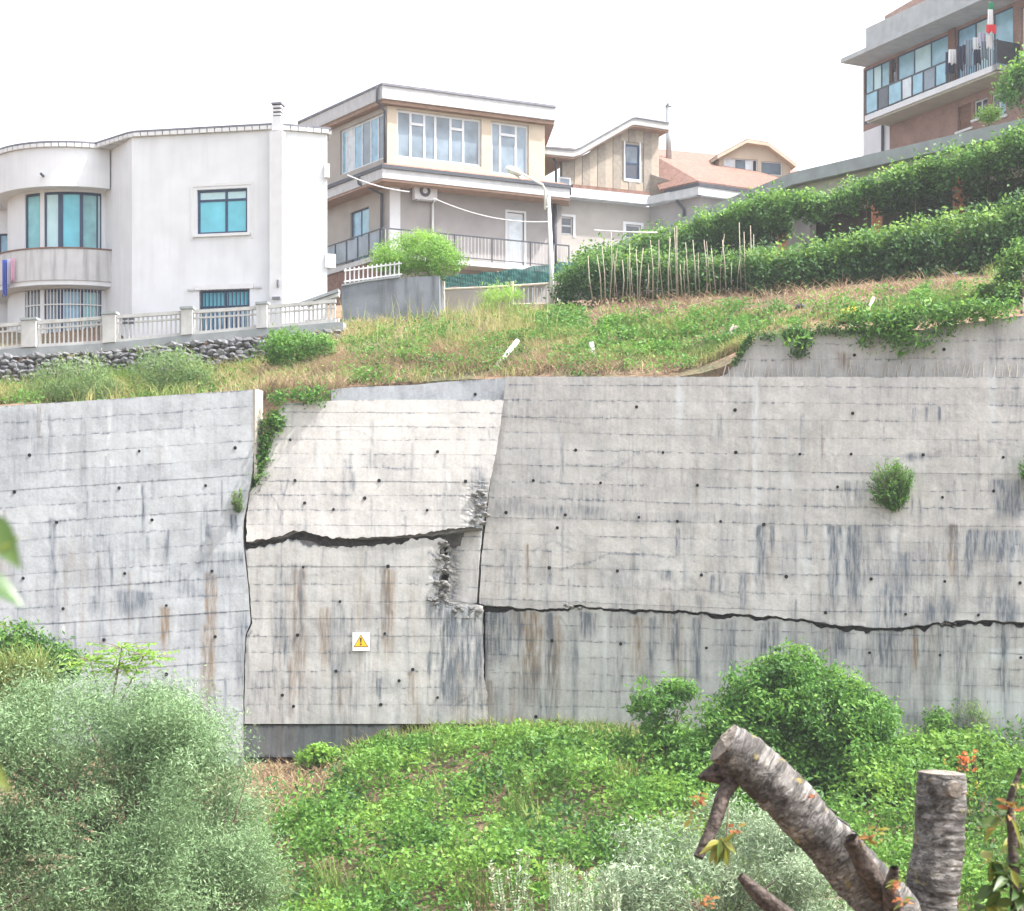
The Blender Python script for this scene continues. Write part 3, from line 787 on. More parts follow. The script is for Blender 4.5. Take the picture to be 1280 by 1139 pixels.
for (ua, ub_, va, vb_, n) in ((545, 562, 678, 756, 60), (592, 609, 606, 656, 34), (556, 602, 757, 772, 22), (535, 550, 745, 760, 12), (706, 740, 757, 763, 5), (1168, 1198, 778, 784, 4)):
    for i in range(n):
        u = _r.uniform(ua, ub_); v = _r.uniform(va, vb_)
        p = PL3.hit(u, v) if u < 620 else PL5.hit(u, v)
        o = bpy.data.objects.new('concrete_chunk', CH[i % 4]); C.objects.link(o); o.parent = blk
        o.location = tuple(p + np.array([0, -_r.uniform(-.16, .03), 0]) - ORG[blk]); s_ = _r.uniform(.03, .10)
        o.scale = (s_ * 1.5, s_ * 1.1, s_ * .8); o.rotation_euler = (_r.uniform(-.4, .4), _r.uniform(-.6, .6), _r.uniform(-.5, .5))
# end edge of left section, a smooth cast face turned to the right
e = MB()
p_t = [PL1.hit(319.5, v) for v in (486, 520, 560, 598)]
for a, b_ in zip(p_t[:-1], p_t[1:]):
    e.quadbox([a + np.array([0, -.02, 0]), b_ + np.array([0, -.02, 0]), b_ + np.array([.14, .5, 0]), a + np.array([.14, .5, 0])],
              [a + np.array([-.05, 0, 0]), b_ + np.array([-.05, 0, 0]), b_ + np.array([-.05, .5, 0]), a + np.array([-.05, .5, 0])])
wl = [o for o in bpy.data.objects if o.name == 'retaining_wall'][0]
mat('concrete_end', (.45, .42, .365), .9, .1, 3, .2)  # cream tone puts sun on the end face into the colour
e.build('end_face', 'concrete_end', wl)

# set-back wall behind the centre slab
PL7 = Plane(520, 490, 51.1, -.02, .02)
section('upper_wall', 'grey set-back strip of wall just above the slid middle slab', PL7, cst(414), cst(632), [], ip([(414, 487), (440, 484), (520, 481), (548, 478), (575, 476), (640, 472)]), cst(506), 'concrete_grey', thick=.35, group=None)
# dark footing under the lower centre
PLF = Plane(400, 920, 49.95, -.02, 0)
ft = section('wall_footing', 'dark damp concrete footing with bare soil washed out beneath it', PLF, cst(286), cst(500), [], cst(907), ip([(286, 947), (420, 946), (500, 940)]), 'concrete_dark', thick=.9, group=None)
# upper right wall with starter bars
PL8 = Plane(1000, 440, 49.0, -.25, .03)
t8 = crack_jit(ip([(898, 471), (908, 468), (920, 452), (934, 434), (948, 420), (980, 417), (1040, 414), (1100, 411), (1150, 412), (1200, 405), (1300, 392)]), 1.0, 131)
w8 = section('upper_wall', 'weathered upper wall on the right, set back above the long section, with plants hanging over it', PL8, cst(900), cst(1480), [lin(432, -.02, 950), lin(450, -.008, 950)], t8, cst(476), 'concrete_mid', thick=.35, group=None)
b0 = MB().tube([(0, 0, 0), (0.01, -.01, .42)], [.017, .013], 5).build('starter_bar', 'concrete_end', None)
me0 = b0.data; bpy.data.objects.remove(b0)
for i in range(62):
    u = 905 + i * 6.1 + _r.uniform(-2, 2)
    if _r.random() < .12: continue
    o = bpy.data.objects.new('starter_bar', me0); C.objects.link(o); o.parent = w8
    o.location = tuple(PL8.hit(u, 474) + PL8.nv * .05 - ORG[w8]); o.rotation_euler = (_r.uniform(-.1, .1), _r.uniform(-.2, .25), 0); o.scale = (1, 1, _r.uniform(.7, 1.3))
# warning sign
sg = empty('warning_sign', PL3.hit(451, 813), 'small white square sign with a yellow warning triangle on the concrete', 'sign')
MB().px(PL3, [(441, 790.5), (462, 790.5), (462, 813.5), (441, 813.5)], .035, .075).build('sign_board', 'sign_white', sg)
MB().px(PL3, [(451.5, 793), (461, 809), (442, 809)], .070, .078).build('warning_triangle_border', 'black_paint', sg)
MB().px(PL3, [(451.5, 794.6), (459.7, 808.2), (443.3, 808.2)], .072, .082).build('warning_triangle', 'sign_yellow', sg)
x = MB(); x.px(PL3, [(450.4, 797.5), (452.6, 797.5), (452.1, 803.6), (450.9, 803.6)], .076, .086)
x.px(PL3, [(450.6, 804.6), (452.4, 804.6), (452.4, 806.6), (450.6, 806.6)], .076, .086)
x.build('exclamation_mark', 'black_paint', sg)
# ------------------------------------------------------------------ building helpers
def hwall(name, pl, s0, s1, z0, ztop, holes, mat_, parent, thick=.3, out=0.0):
    tops = ztop if isinstance(ztop, list) else [(s0, ztop), (s1, ztop)]
    tf = ip(tops); zmin_top = min(t[1] for t in tops)
    ss = sorted({round(x, 4) for x in [s0, s1] + [t[0] for t in tops if s0 < t[0] < s1] + [h[0] for h in holes] + [h[1] for h in holes] if s0 <= x <= s1})
    zall = sorted({round(x, 4) for x in [z0] + [h[2] for h in holes] + [h[3] for h in holes] if z0 <= x})
    mb = MB()
    for a, b_ in zip(ss[:-1], ss[1:]):
        zs = [x for x in zall if x < min(float(tf(a)), float(tf(b_))) - .01]
        for i, z in enumerate(zs):
            last = i == len(zs) - 1
            za, zb = (float(tf(a)), float(tf(b_))) if last else (zs[i + 1], zs[i + 1])
            sm, zm = (a + b_) / 2, (z + (za + zb) / 2) / 2
            if any(h[0] < sm < h[1] and h[2] < zm < h[3] for h in holes): continue
            f = [pl.pt(a, z, out), pl.pt(b_, z, out), pl.pt(b_, zb, out), pl.pt(a, za, out)]
            bk = [pl.pt(a, z, out - thick), pl.pt(b_, z, out - thick), pl.pt(b_, zb, out - thick), pl.pt(a, za, out - thick)]
            mb.quadbox(f, bk)
    return mb.build(name, mat_, parent)

def window(pl, r, parent, fm, gm, cols=(.5,), rws=(), fw=.06, recess=.10, name='window', sill=None, pane_m=None, depth=.06):
    s1, s2, z1, z2 = r
    cs = [0] + list(cols) + [1]; rs = [0] + list(rws) + [1]
    mb = MB(); o1, o2 = -recess, -recess - depth
    mb.pbox(pl, s1, s1 + fw, z1, z2, o1, o2); mb.pbox(pl, s2 - fw, s2, z1, z2, o1, o2)
    mb.pbox(pl, s1 + fw, s2 - fw, z1, z1 + fw, o1, o2); mb.pbox(pl, s1 + fw, s2 - fw, z2 - fw, z2, o1, o2)
    W, H = s2 - s1, z2 - z1
    for c in cols: mb.pbox(pl, s1 + W * c - fw * .5, s1 + W * c + fw * .5, z1 + fw, z2 - fw, o1 - .002, o2)
    for q in rws: mb.pbox(pl, s1 + fw, s2 - fw, z1 + H * q - fw * .45, z1 + H * q + fw * .45, o1 - .004, o2)
    w = mb.build(name, fm, parent)
    k = 0
    for i in range(len(cs) - 1):
        for j in range(len(rs) - 1):
            g = gm
            if pane_m: g = pane_m[k % len(pane_m)]
            k += 1
            MB().pbox(pl, s1 + W * cs[i] + .02, s1 + W * cs[i + 1] - .02, z1 + H * rs[j] + .02, z1 + H * rs[j + 1] - .02, o1 - .03, o1 - .045).build('pane', g, w)
    if sill: MB().pbox(pl, s1 - .12, s2 + .12, z1 - .1, z1 - .003, .08, -recess).build('sill', sill, parent)
    return w

def pipe(path, r, mat_, parent, name='drainpipe'):
    return MB().tube(path, r, 8).build(name, mat_, parent, smooth=True)

# ------------------------------------------------------------------ white house on the left
WA = Plane(345, 300, 60.0, -.195); WB = Plane(345, 300, 60.0, .33); WC = Plane(165, 300, 61.0, -1.55)
H1 = empty('white_house', P(250, 430, 61) * np.array([1, 1, 1]), 'white plastered house with a rounded balcony bay and blue tinted windows', 'house')
zt, zb = 16.30, 8.3
win1 = WA.rect(246, 236, 309, 292); win2 = WA.rect(249, 362, 312, 416)
sA0, sA1 = WA.s(165), WA.s(345)
hwall('wall', WA, sA0, sA1, zb, zt, [win1, win2], 'plaster_white', H1)
hwall('wall', WB, .004, WB.s(409), zb, zt, [], 'plaster_white', H1)
sC0 = WC.s(128)
hwall('wall', WC, sC0, -.004, zb, zt, [], 'plaster_white', H1)
endb = WB.pt(WB.s(409), zb); 
MB().plan([tuple(endb[:2]), (endb[0] - .3, endb[1]), (endb[0] - 1.2, endb[1] + 6), (endb[0] - .9, endb[1] + 6)], zb, zt).build('wall', 'plaster_white', H1)
window(WA, win1, H1, 'frame_navy', 'glass_cyan', (.57,), (.76,), .085, .1, sill='plaster_trim', pane_m=['glass_cyan', 'glass_blind'])
mb = MB(); s1, s2, z1, z2 = win1
for a in ((s1 - .22, s1 - .13), (s2 + .13, s2 + .22)): mb.pbox(WA, a[0], a[1], z1 - .2, z2 + .2, .02, -.02)
mb.pbox(WA, s1 - .13, s2 + .13, z2 + .1, z2 + .2, .02, -.02); mb.build('window_surround', 'plaster_trim', H1)
w2 = window(WA, win2, H1, 'frame_navy', 'glass_blue', (.5,), (.62,), .07, .14, pane_m=['glass_blue', 'glass_cyan'])
s1, s2, z1, z2 = win2
for i in range(13):
    a = s1 + (s2 - s1) * (i + .5) / 13
    MB().pbox(WA, a - .018, a + .018, z1, z2, -.03, -.06).build('grille_bar', 'frame_navy', w2)
MB().pbox(WA, s1 - .15, s2 + .15, z2 + .004, z2 + .16, .06, -.02).build('lintel', 'plaster_trim', H1)
for zz in (z2 + .02, z2 - .6, z1 + .2):
    for (a, b_) in ((s1 - .42, s1 - .17), (s2 + .17, s2 + .42)): MB().pbox(WA, a, b_, zz - .03, zz + .03, .05, -.02).build('hinge_bar', 'metal_grey', H1)
# flue duct and chimney
q0, q1 = WA.s(340), WA.s(356)
MB().pbox(WA, q0, q1, zb + 1.2, zt - .12, .26, -.04).build('flue_duct', 'plaster_trim', H1)
ch = MB().pbox(WA, WA.s(341.5), WA.s(353), zt - .05, zt + .42, .15, -.25).build('chimney', 'plaster_white', H1)
for k in range(3): MB().pbox(WA, WA.s(341.8), WA.s(352.8), zt + .46 + k * .13, zt + .53 + k * .13, .15, -.25).build('louvre', 'plaster_trim', ch)
MB().pbox(WA, WA.s(342.5), WA.s(352), zt + .42, zt + .9, .10, -.2).build('flue', 'gutter_dark', ch)
MB().pbox(WA, WA.s(341), WA.s(353.5), zt + .83, zt + .89, .18, -.28).build('cowl', 'roof_dark', ch)
# rounded bay
CX, CY, R1 = -15.95, 65.62, 3.35
z_soff, z_bal, z_balb = 14.93, 12.72, 11.55
for a, b_, nm in ((z_soff, zt, 'roof_band'),):
    MB().arc(CX, CY, R1, R1 - .25, -100, 29, a, b_, 40).build(nm, 'plaster_white', H1, smooth=False)
MB().arc(CX, CY, R1 - .25, R1 - .8, -100, 29, z_soff + .02, z_soff + .1, 40).build('soffit', 'plaster_white', H1)
MB().arc(CX, CY, R1 + .02, R1 - .12, -100, 37, z_balb + .06, z_bal, 40).build('balcony_parapet', 'plaster_stained', H1)
MB().arc(CX, CY, R1 + .05, R1 - .16, -100, 37, z_bal + .003, z_bal + .05, 40).build('coping', 'terracotta', H1)
MB().arc(CX, CY, R1 - .03, R1 - .9, -100, 37, z_balb - .1, z_balb + .06, 40).build('balcony_slab', 'plaster_white', H1)
R2 = 2.75
_aa = np.linspace(-80, 60, 400); _au = U0 + F * (CX + R2 * np.sin(np.radians(_aa))) / (CY - R2 * np.cos(np.radians(_aa)))
ang = lambda u: float(np.interp(u, _au, _aa))
def bay_windows(z0, z1, gms, grille):
    a0, a1 = ang(31), ang(127)
    MB().arc(CX, CY, R2, R2 - .2, -100, a0, z0 - .02, z1, 20).build('wall', 'plaster_white', H1)
    MB().arc(CX, CY, R2, R2 - .2, a1, 30, z0 - .02, z1, 8).build('wall', 'plaster_white', H1)
    MB().arc(CX, CY, R2, R2 - .2, ang(50), ang(55), z0, z1, 4).build('mullion_wall', 'plaster_trim', H1)
    w = MB()
    for (ua, ub_) in ((31, 50), (55, 127)):
        w.arc(CX, CY, R2 - .06, R2 - .14, ang(ua), ang(ub_), z1 - .09, z1, 14); w.arc(CX, CY, R2 - .06, R2 - .14, ang(ua), ang(ub_), z0, z0 + .08, 14)
    for ua, ub_ in ((31, 32.5), (48.6, 50), (55, 57), (72, 78), (99.5, 104), (121, 123), (125.5, 127)): w.arc(CX, CY, R2 - .05, R2 - .15, ang(ua), ang(ub_), z0 + .08, z1 - .09, 2)
    w = w.build('bay_window', 'frame_navy', H1)
    for (ua, ub_), g in zip(((32.5, 48.6), (57, 72), (78, 99.5), (104, 121), (123, 125.5)), gms):
        MB().arc(CX, CY, R2 - .09, R2 - .11, ang(ua), ang(ub_), z0 + .08, z1 - .09, 6).build('pane', g, w)
    if grille:
        for i in range(22):
            uu = 33 + i * 4.2
            if 49 < uu < 56: continue
            MB().arc(CX, CY, R2 + .0, R2 - .03, ang(uu), ang(uu + .9), z0, z1, 1).build('grille_bar', 'plaster_trim', w)
        for zz in (.25, .5, .75):
            MB().arc(CX, CY, R2 + .01, R2 - .03, a0, a1, z0 + (z1 - z0) * zz - .02, z0 + (z1 - z0) * zz + .02, 14).build('grille_rail', 'plaster_trim', w)
bay_windows(12.0, 14.88, ['glass_teal', 'glass_blind', 'glass_cyan', 'glass_teal', 'glass_blind'], False)
MB().arc(CX, CY, R2, R2 - .2, -100, 30, 14.88, 15.0, 30).build('wall', 'plaster_white', H1)
MB().arc(CX, CY, R2 + .002, R2 - .2, -100, 30, 11.42, 11.98, 30).build('wall', 'plaster_white', H1)
bay_windows(9.2, 11.40, ['glass_grey', 'glass_grey', 'glass_blue', 'glass_teal', 'glass_grey'], True)
MB().arc(CX, CY, R2, R2 - .2, -100, 30, zb, 9.18, 30).build('wall', 'plaster_white', H1)
# flat wing further left
WD = Plane(20, 300, 66.0, -.05)
wd1 = WD.rect(-2, 292, 11, 332); wd2 = WD.rect(13, 290, 24, 332)
hwall('wall', WD, WD.s(-60), WD.s(31), zb, 14.95, [wd1, wd2], 'plaster_white', H1)
window(WD, wd1, H1, 'frame_navy', 'glass_blue', ()); window(WD, wd2, H1, 'frame_navy', 'glass_teal', ())
MB().plan([(-24, 66.2), (-19.0, 66.0), (-19.0, 69), (-24, 69)], z_soff, zt).build('roof_band', 'plaster_white', H1)
# roof edge: thin slab with a row of tile ends
edge = []
for a in np.linspace(-100, 20, 26):
    edge.append((CX + (R1 + .10) * math.sin(math.radians(a)), CY - (R1 + .10) * math.cos(math.radians(a))))
for (pl, s_) in ((WC, -.1), (WA, sA0 + .2), (WA, sA1), (WB, WB.s(413))):
    p = pl.pt(s_, 0, .12); edge.append((p[0], p[1]))
edge = [edge[0]] + edge[1:]
MB().plan(edge + [(edge[-1][0] - 1.3, 68), (-18.5, 68)], zt + .14, zt + .21).build('roof', 'roof_dark', H1)
MB().plan([(x, y + .10) for x, y in edge] + [(edge[-1][0] - 1.4, 67.8), (-18.3, 67.8)], zt + .002, zt + .138).build('roof_underlay', 'plaster_stained', H1)
L = np.array(edge); seg = np.linalg.norm(np.diff(L, axis=0), axis=1); cum = np.concatenate([[0], np.cumsum(seg)])
d = .15
while d < cum[-1]:
    i = np.searchsorted(cum, d) - 1; f_ = (d - cum[i]) / seg[i]; p = L[i] + (L[i + 1] - L[i]) * f_; t_ = (L[i + 1] - L[i]) / seg[i]
    n_ = np.array([t_[1], -t_[0]])
    a = p - t_ * .118 + n_ * .0; b_ = p + t_ * .118
    MB().plan([tuple(a), tuple(b_), tuple(b_ - n_ * .3), tuple(a - n_ * .3)], zt + .01, zt + .135).build('tile_end', 'plaster_trim', H1)
    d += .27
# small fittings on the side wall
p = WB.hit(395, 208); MB().pbox(WB, WB.s(405), WB.s(411), WB.z(400, 222), WB.z(400, 205), .14, -.05).build('meter_box', 'plaster_trim', H1)
MB().pbox(WB, WB.s(406), WB.s(419), WB.z(410, 335), WB.z(410, 318), .1, -.3).build('ledge', 'plaster_trim', H1)
for (a, b_, c_, d_) in ((350, 352, 352, 361), (344, 354, 373, 376)): MB().pbox(WA, WA.s(a), WA.s(b_), WA.z(350, d_), WA.z(350, c_), .34, .25).build('vent', 'roof_dark', H1)
for (u_, v_) in ((28, 228), (53, 219)): MB().tube([(P(u_, v_, 62.2)[0], 62.0 if u_ > 40 else 62.6, P(u_, v_, 62.2)[2]), (P(u_, v_, 62.2)[0], 63.2, P(u_, v_, 62.2)[2])], .045, 8).build('drain_spout', 'gutter_dark', H1)
# laundry on the bay balcony
lb = empty('laundry', (P(8, 372, 63.4)), 'blue and purple cloth hung over the rounded balcony at the left edge', 'laundry')
def cloth(name, u0, u1, v0, v1, Y, m_, parent, seed=0, lean=0.0):
    n, k = 10, 8; vs, fs = [], []
    for j in range(k + 1):
        for i in range(n + 1):
            u = u0 + (u1 - u0) * i / n; v = v0 + (v1 - v0) * j / k
            q = P(u, v, Y); q[1] += .05 * math.sin(i * 1.5 + seed) * (.3 + j / k) + lean * j / k; q[2] += -.05 * math.sin(i * .9 + seed * 2) * j / k
            vs.append(q)
    for j in range(k):
        for i in range(n): a = j * (n + 1) + i; fs.append((a, a + 1, a + n + 2, a + n + 1))
    o = mk(name, np.array(vs), fs, m_, parent, True, False)
    md = o.modifiers.new('thickness', 'SOLIDIFY'); md.thickness = .015
    return o
_ab = np.linspace(-75, 30, 300); _ub = U0 + F * (CX + (R1 + .12) * np.sin(np.radians(_ab))) / (CY - (R1 + .12) * np.cos(np.radians(_ab))); _yb = CY - (R1 + .12) * np.cos(np.radians(_ab))
Yb = lambda u: float(np.interp(u, _ub, _yb)) - .05
cloth('cloth', 3, 9, 325, 370, Yb(4), 'cloth_blue', lb, 1); cloth('cloth', 9.3, 13.5, 324, 358, Yb(9.5), 'cloth_lilac', lb, 2); cloth('cloth', 14, 18.5, 323, 352, Yb(14), 'cloth_pink', lb, 3)

mat('fence_white', (.46, .455, .45), .85, .1, 4, .1, streak=.35, streak_col=(.26, .25, .24))
# ------------------------------------------------------------------ street parapet, its kerb and fence
FE = Plane(200, 420, 58.9, -.10)
ftop = ip([(-40, 408), (0, 405), (190, 391), (310, 384), (425, 374)]); fbot = ip([(-40, 441), (0, 437), (130, 430), (230, 420), (330, 411), (425, 403)])
kb = MB().px(FE, [(u, fbot(u)) for u in (-40, 60, 130, 230, 330, 430)] + [(u, fbot(u) + 10) for u in (430, 330, 230, 130, 60, -40)], .12, -.5).build('street_kerb', 'fascia_concrete')
tag(kb, 'grey concrete kerb beam running under the white balustrade', 'kerb')
fn = empty('balustrade', FE.hit(200, 425), 'white concrete balustrade with posts along the street before the white house', 'fence')
bays = [(-40, 28), (48, 129), (147, 227), (243, 321), (336, 420)]
b0 = MB().quadbox([(-.024, -.024, 0), (.024, -.024, 0), (.024, .024, 0), (-.024, .024, 0)], [(-.024, -.024, 1), (.024, -.024, 1), (.024, .024, 1), (-.024, .024, 1)]).build('baluster', 'fence_white')
me_b = b0.data; bpy.data.objects.remove(b0)
for (a, b_) in bays:
    for (d0, d1, o_) in ((0, 4.2, .06), (9, 11, .04), (-4, 0, .05)):
        if d0 >= 0: pts = [(a, ftop(a) + d0), (b_, ftop(b_) + d0), (b_, ftop(b_) + d1), (a, ftop(a) + d1)]
        else: pts = [(a, fbot(a) + d0), (b_, fbot(b_) + d0), (b_, fbot(b_) - .3), (a, fbot(a) - .3)]
        MB().px(FE, pts, o_, -o_).build('rail', 'fence_white', fn)
    u = a + 3
    while u < b_ - 1:
        p = FE.hit(u, fbot(u) - 2); h = FE.hit(u, ftop(u) + 3)[2] - p[2]
        o = bpy.data.objects.new('baluster', me_b); C.objects.link(o); o.parent = fn; o.location = tuple(p - ORG[fn]); o.scale = (1, 1, h)
        u += 5.8
for (a, b_, m_) in ((29, 47, 'fence_white'), (130, 146, 'fence_white'), (228, 242, 'fence_white'), (322, 335, 'plaster_stained')):
    pst = MB().px(FE, [(a, ftop(a) - 1), (b_, ftop(b_) - 1), (b_, fbot(b_) - .3), (a, fbot(a) - .3)], .17, -.17).build('post', m_, fn)
    MB().px(FE, [(a - 1.2, ftop(a) - 4), (b_ + 1.2, ftop(b_) - 4), (b_ + 1.2, ftop(b_) - 1.1), (a - 1.2, ftop(a) - 1.1)], .22, -.22).build('cap', 'fascia_concrete', pst)
for (a, b_) in ((154, 160), (162, 168)):
    for k in (0, 1): MB().px(FE, [(a, 398 + 5 * k), (b_, 397.6 + 5 * k), (b_, 400 + 5 * k), (a, 400.4 + 5 * k)], .09, .02).build('vent_slot', 'gutter_dark', fn)
# stair rail wall rising to the tank
sr = empty('stair_parapet', FE.hit(405, 400), 'short white stair parapet with sloping grey coping beside the stained tank', 'wall')
SP = Plane(405, 390, 59.6, -.1)
MB().px(SP, [(376, 379), (424, 362), (424, 366), (376, 383)], .2, -.2).build('coping', 'fascia_concrete', sr)
MB().px(SP, [(384, 380.5), (424, 366.6), (424, 371), (384, 384)], .12, -.12).build('parapet', 'fence_white', sr)
for i in range(7):
    u = 385 + i * 5.4; MB().px(SP, [(u, 380), (u + 2, 380), (u + 2, 404), (u, 404)], .05, -.05).build('baluster', 'fence_white', sr)
MB().px(SP, [(382, 401), (424, 398), (424, 403), (382, 406)], .1, -.1).build('rail', 'fence_white', sr)

# dry stone wall below the kerb
ST = Plane(200, 460, 58.3, -.10, .25)
stw = empty('stone_wall', ST.hit(200, 490), 'rough dark dry stone wall half buried in weeds under the street kerb', 'wall')
SM = []
for sd in range(6):
    vv, ff = chunk_mesh(1.0, 40 + sd)
    me = bpy.data.meshes.new('stone'); me.from_pydata(vv.tolist(), [], ff); me.materials.append(M['stone']); me.update(); SM.append(me)
cnt = 0
for row in range(7):
    u = -20 + row * 4.3
    while u < 424:
        v = fbot(u) + 12 + row * 5.6 + RR.uniform(-1.5, 1.5)
        if cnt < 300:
            w = RR.uniform(.09, .19)
            o = bpy.data.objects.new('stone', SM[cnt % 6]); C.objects.link(o); o.parent = stw
            o.location = tuple(ST.hit(u, v) - ORG[stw]); o.scale = (w * 1.35, .2, w * .75); o.rotation_euler = (0, RR.uniform(-.4, .4), RR.uniform(-.3, .3))
            cnt += 1
        u += RR.uniform(7.5, 12.0)
MB().px(ST, [(u, fbot(u) + 9) for u in (-40, 130, 330, 430)] + [(u, fbot(u) + 80) for u in (430, 330, 130, -40)], -.08, -.7).build('wall_backing', 'soil_brown', stw)

# ------------------------------------------------------------------ stained concrete tank with picket fence
TK = Plane(490, 400, 60.3, -.03)
tk = empty('concrete_tank', TK.hit(490, 412), 'blue grey stained concrete tank wall with a bush growing on top', 'tank')
mat('tank_concrete', (.17, .19, .215), .9, .2, 1.5, .3, streak=.8, streak_col=(.06, .065, .075))
MB().px(TK, [(427, 358), (460, 352), (500, 347), (549, 345), (549, 418), (427, 418)], 0, -1.8).build('tank_wall', 'tank_concrete', tk)
MB().px(TK, [(427, 356), (460, 350), (500, 345), (500, 347), (460, 352), (427, 358)], .05, -.4).build('rim', 'fascia_concrete', tk)
pf = empty('picket_fence', TK.hit(465, 358), 'low white picket railing on top of the stained tank beside the round bush', 'fence')
for i in range(13):
    u = 430 + i * 5.6; vt_ = 338 - (u - 430) * .13; vb_ = 357 - (u - 430) * .15
    MB().px(TK, [(u, vt_ - 4), (u + 1.6, vt_ - 4), (u + 1.6, vb_), (u, vb_)], -.2, -.24).build('picket', 'plaster_trim', pf)
for dv in (.5, 14): MB().px(TK, [(429, 336 + dv), (502, 326.5 + dv), (502, 328.2 + dv), (429, 337.8 + dv)], -.17, -.2).build('rail', 'plaster_trim', pf)

# ------------------------------------------------------------------ tan two-storey house
TT1, TT2 = .46, -1.38
T1 = Plane(486, 150, 80.0, TT1); T2 = Plane(486, 150, 80.0, TT2)
T1u = Plane(484, 150, 79.25, TT1); T2u = Plane(484, 150, 79.25, TT2)
E1 = Plane(478, 110, 78.7, TT1); E2 = Plane(478, 110, 78.7, TT2)
H2 = empty('tan_house', T1.pt(0, 12.5), 'two storey house with cream upper floor, ribbon windows and wide white eaves', 'house')
zr = 23.50; zs_ = zr - .85
ze = 19.85; zes = 19.2; zf = 15.95
# upper walls
a1 = T1u.rect(496, 131, 602, 203); a1 = (a1[0], a1[1], 20.35, zs_ - .12)
a2 = T1u.rect(614, 147, 661, 207); a2 = (a2[0], a2[1], 20.35 - .25, zs_ - .12)
hwall('upper_wall', T1u, .0, T1u.s(681), ze - .1, zs_ - .02, [a1, a2], 'plaster_cream', H2)
b1 = (T2u.s(425), T2u.s(479), 20.3, zs_ - .25)
hwall('upper_wall', T2u, T2u.s(372), -.003, ze - .1, zs_ - .02, [b1], 'plaster_taupe', H2)  # darker taupe than the front's cream puts this side's shade into colour
window(T1u, a1, H2, 'frame_white', 'glass_grey', (.17, .33, .46, .64, .79), (), .11, .12)
for (c0, c1) in ((.17, .33), (.64, .79)):
    MB().pbox(T1u, a1[0] + (a1[1] - a1[0]) * c0, a1[0] + (a1[1] - a1[0]) * c1, a1[3] - .62, a1[3] - .5, -.105, -.17).build('transom', 'frame_white', H2)
window(T1u, a2, H2, 'frame_white', 'glass_grey', (.26, .68), (), .11, .12)
MB().pbox(T1u, a2[0] + (a2[1] - a2[0]) * .26, a2[0] + (a2[1] - a2[0]) * .68, a2[3] - .6, a2[3] - .48, -.105, -.17).build('transom', 'frame_white', H2)
window(T2u, b1, H2, 'curtain_pale', 'glass_blue', (.12, .3, .48, .68, .85), (), .1, .1, pane_m=['glass_blue', 'curtain_pale', 'glass_blue', 'glass_grey', 'glass_blue', 'glass_grey'])
# roofs and eaves: plan outlines follow the two eave lines
def pxy(pl, u): q = pl.hit(u, V0); return (q[0], q[1])
def ins(pl, u, d): q = pl.hit(u, V0, -d); return (q[0], q[1])
back_pt = (3.5, 96); back_l = (-16.5, 96)
def eave(zA, zB, ur, ul, nm, m_, d=0.0, th=None):
    pts = [ins(E2, ul, d), ins(E1, 478 + d * 3, d), ins(E1, ur, d)]
    return MB().plan([pts[0], pts[1], pts[2], (1.0, 95), (pts[0][0] - 1, 95)], zA, zB).build(nm, m_, H2)
eave(zr - .10, zr, 695, 372, 'roof', 'roof_dark')
eave(zr - .68, zr - .103, 694, 373, 'fascia', 'fascia_white', .06)
eave(zs_, zr - .685, 693, 374, 'soffit', 'soffit_wood', .18)
def skirt(zA, zB, ur, ul, nm, m_, d=0.0):
    p = [ins(E2, ul, d), ins(E1, 478 + d * 3, d), ins(E1, ur, d)]
    w_ = [ins(T2, ul, .1), ins(T1, 486, .1), ins(T1, ur, .1)]
    mb = MB()
    mb.plan([p[0], p[1], w_[1], w_[0]], zA, zB); mb.plan([p[1], p[2], w_[2], w_[1]], zA + .001, zB + .001)
    return mb.build(nm, m_, H2)
skirt(ze - .16, ze, 714, 400, 'gutter', 'gutter_dark', -.02)
skirt(ze - .60, ze - .165, 712, 400, 'eave_fascia', 'fascia_white', .06)
skirt(zes - .06, ze - .61, 711, 400, 'eave_soffit', 'soffit_wood', .10)
# sloping tiles over the eave
mb = MB(); 
A_, B_, C_ = ins(E2, 400, .05), ins(E1, 478, .05), ins(E1, 712, .05); D_, E_, G_ = ins(T2u, 400, .02), ins(T1u, 484, .02), ins(T1u, 705, .02)
mb.quadbox([(*A_, ze + .004), (*B_, ze + .004), (*E_, ze + .18), (*D_, ze + .18)], [(*A_, ze - .05), (*B_, ze - .05), (*E_, ze - .05), (*D_, ze - .05)])
mb.quadbox([(*B_, ze + .006), (*C_, ze + .006), (*G_, ze + .18), (*E_, ze + .18)], [(*B_, ze - .05), (*C_, ze - .05), (*G_, ze - .05), (*E_, ze - .05)])
mb.build('eave_tiles', 'terracotta', H2)
